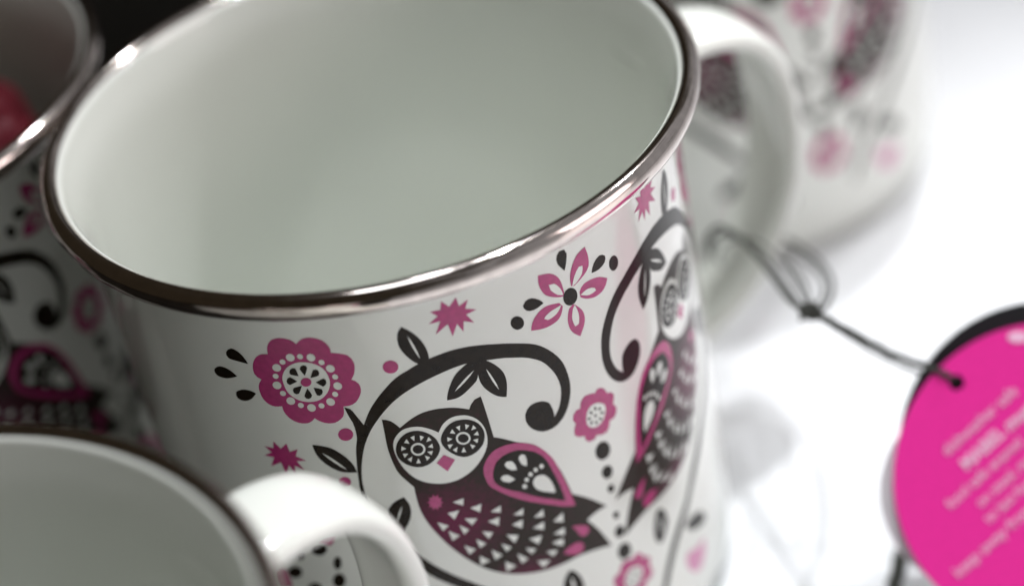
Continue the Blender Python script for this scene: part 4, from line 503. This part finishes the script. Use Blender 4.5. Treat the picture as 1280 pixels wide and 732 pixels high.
# loop round the lower part of the handle
tube('loop', [L(K), L(world(990, 378, 305)), L(world(965, 345, 312)), L(world(940, 312, 318)), L(world(915, 290, 320)), L(world(897, 284, 322)), L(world(886, 296, 328)), L(world(884, 312, 334)),
              L(world(892, 300, 341)), L(world(925, 285, 344)), L(world(965, 292, 342)), L(world(1010, 316, 333)), L(world(1034, 340, 322)), L(world(1040, 362, 312)), L(world(1030, 384, 304)), L(K)], .00034, CORD, cd, wob=.08)
tube('loop', [L(K), L(world(1000, 382, 303)), L(world(978, 352, 311)), L(world(955, 322, 318)), L(world(925, 298, 321)), L(world(900, 292, 322)), L(world(889, 304, 328)), L(world(888, 318, 334)),
              L(world(897, 308, 342)), L(world(935, 298, 344)), L(world(985, 312, 339)), L(world(1022, 338, 328)), L(world(1030, 360, 314)), L(world(1022, 380, 305)), L(K)], .00026, CORD, cd)
tube('loop', [L(K), L(world(1005, 372, 304)), L(world(985, 336, 316)), L(world(950, 305, 326)), L(world(915, 300, 330)), L(world(899, 318, 333)), L(world(905, 332, 338)), L(world(940, 318, 340)), L(world(985, 330, 330)), L(world(1008, 362, 312)), L(K)], .00022, CORD, cd)
tube('loose_end', [Vector((.083, -.006, .0016))-cd.location, Vector((.074, -.012, .0016))-cd.location, Vector((.066, -.021, .0016))-cd.location, Vector((.061, -.034, .0016))-cd.location, Vector((.062, -.055, .0016))-cd.location], .0011, CORD, cd)
# knot: an overhand wrap with two cut ends
kp = []
for i in range(20):
    a = i/19*2*PI*2.3
    kp.append(L(K)+RT*(.00085*math.cos(a)+.0016*(i/19-.5))+UP*(.00075*math.sin(a)-.0004*(i/19-.5))+BK*(.0005*math.cos(a*1.3)))
tube('knot', kp, .00042, CORD, cd, per=6)
tube('end', [L(K), L(K)+RT*-.0010-UP*.0006, L(K)+RT*-.0015-UP*.0011+BK*.0006], .00035, CORD, cd, per=6)
tube('end', [L(K), L(K)+RT*.0006+UP*.0007, L(K)+RT*.0003+UP*.0013+BK*.0005], .00035, CORD, cd, per=6)

# ------------------------------------------------------------------ camera
cam = bpy.data.cameras.new('camera'); co = bpy.data.objects.new('camera', cam); C.objects.link(co)
R3 = Matrix((RT, UP, BK)).transposed(); co.matrix_world = Matrix.Translation(CAM) @ R3.to_4x4()
cam.sensor_width = 36; cam.lens = F_PX*36/1280; cam.clip_start = .01; cam.clip_end = 50
cam.dof.use_dof = True; cam.dof.focus_distance = .265; cam.dof.aperture_fstop = 5.8; cam.dof.aperture_blades = 7
sc.camera = co

# ------------------------------------------------------------------ light: a dim shop, small spots, and two added soft fills
w = bpy.data.worlds.new('World'); sc.world = w; w.use_nodes = True
nt = w.node_tree; bg = nt.nodes['Background']; bg.inputs['Strength'].default_value = 1
tcw = nt.nodes.new('ShaderNodeTexCoord'); sp = nt.nodes.new('ShaderNodeSeparateXYZ'); nt.links.new(tcw.outputs['Generated'], sp.inputs[0])
rp = nt.nodes.new('ShaderNodeValToRGB'); rp.color_ramp.elements[0].position = .36; rp.color_ramp.elements[0].color = (.026, .020, .013, 1)
rp.color_ramp.elements[1].position = .8; rp.color_ramp.elements[1].color = (.30, .30, .31, 1)
e = rp.color_ramp.elements.new(.56); e.color = (.038, .032, .024, 1)
mr = nt.nodes.new('ShaderNodeMath'); mr.operation = 'MULTIPLY_ADD'; mr.inputs[1].default_value = .5; mr.inputs[2].default_value = .5
nt.links.new(sp.outputs['X'], mr.inputs[0])
nz = nt.nodes.new('ShaderNodeTexNoise'); nz.inputs['Scale'].default_value = 4.5; nz.inputs['Detail'].default_value = 3
nt.links.new(tcw.outputs['Generated'], nz.inputs['Vector'])
m2 = nt.nodes.new('ShaderNodeMath'); m2.operation = 'MULTIPLY_ADD'; m2.inputs[1].default_value = 1.3; nt.links.new(nz.outputs['Fac'], m2.inputs[0])
m3 = nt.nodes.new('ShaderNodeMath'); m3.operation = 'SUBTRACT'; m3.inputs[1].default_value = .65
nt.links.new(mr.outputs[0], m2.inputs[2]); nt.links.new(m2.outputs[0], m3.inputs[0]); nt.links.new(m3.outputs[0], rp.inputs[0])
nt.links.new(rp.outputs['Color'], bg.inputs['Color'])
def area(name, loc, target, sx, sy, power, col=(1, 1, 1)):
    l = bpy.data.lights.new(name, 'AREA'); l.shape = 'RECTANGLE'; l.size = sx; l.size_y = sy; l.energy = power; l.color = col
    o = bpy.data.objects.new(name, l); C.objects.link(o); o.location = loc
    o.rotation_euler = (Vector(target)-Vector(loc)).to_track_quat('-Z', 'Y').to_euler(); return o
area('pink_fill', (1.30, -.54, .45), (0.05, 0, .05), .7, .7, 6.0, (1, .86, .86))  # added fill from front right, brightens the right-hand walls and the tag
area('overhead_fill', (-.03, -.02, 1.35), (-.03, -.02, 0), .35, .35, 3.6, (.95, .97, 1))  # added soft fill overhead, lifts the mug interiors
# the shop's small ceiling spots: narrow beams on the white side of the table, so the left falls into gloom
for (x, y, z), tgt, cone, blend, p_ in (((.30, .36, 1.55), (.112, -.045, .03), 15, .85, 66), ((.80, .66, 1.4), (.25, .13, 0), 34, .45, 40), ((.42, -.02, 1.55), (.14, -.05, .03), 18, .9, 20),
                                        ((.02, .55, 1.45), (.02, 0, .06), 14, 1, 6)):
    l = bpy.data.lights.new('spot_lamp', 'SPOT'); l.energy = p_; l.shadow_soft_size = .024; l.color = (.96, .975, 1.0)
    l.spot_size = math.radians(cone); l.spot_blend = blend
    o = bpy.data.objects.new('spot_lamp', l); C.objects.link(o); o.location = (x, y, z)
    o.rotation_euler = (Vector(tgt)-Vector((x, y, z))).to_track_quat('-Z', 'Y').to_euler()

sc.render.engine = 'CYCLES'
sc.view_settings.view_transform = 'Standard'; sc.view_settings.look = 'None'; sc.view_settings.exposure = 0.12; sc.view_settings.gamma = 1
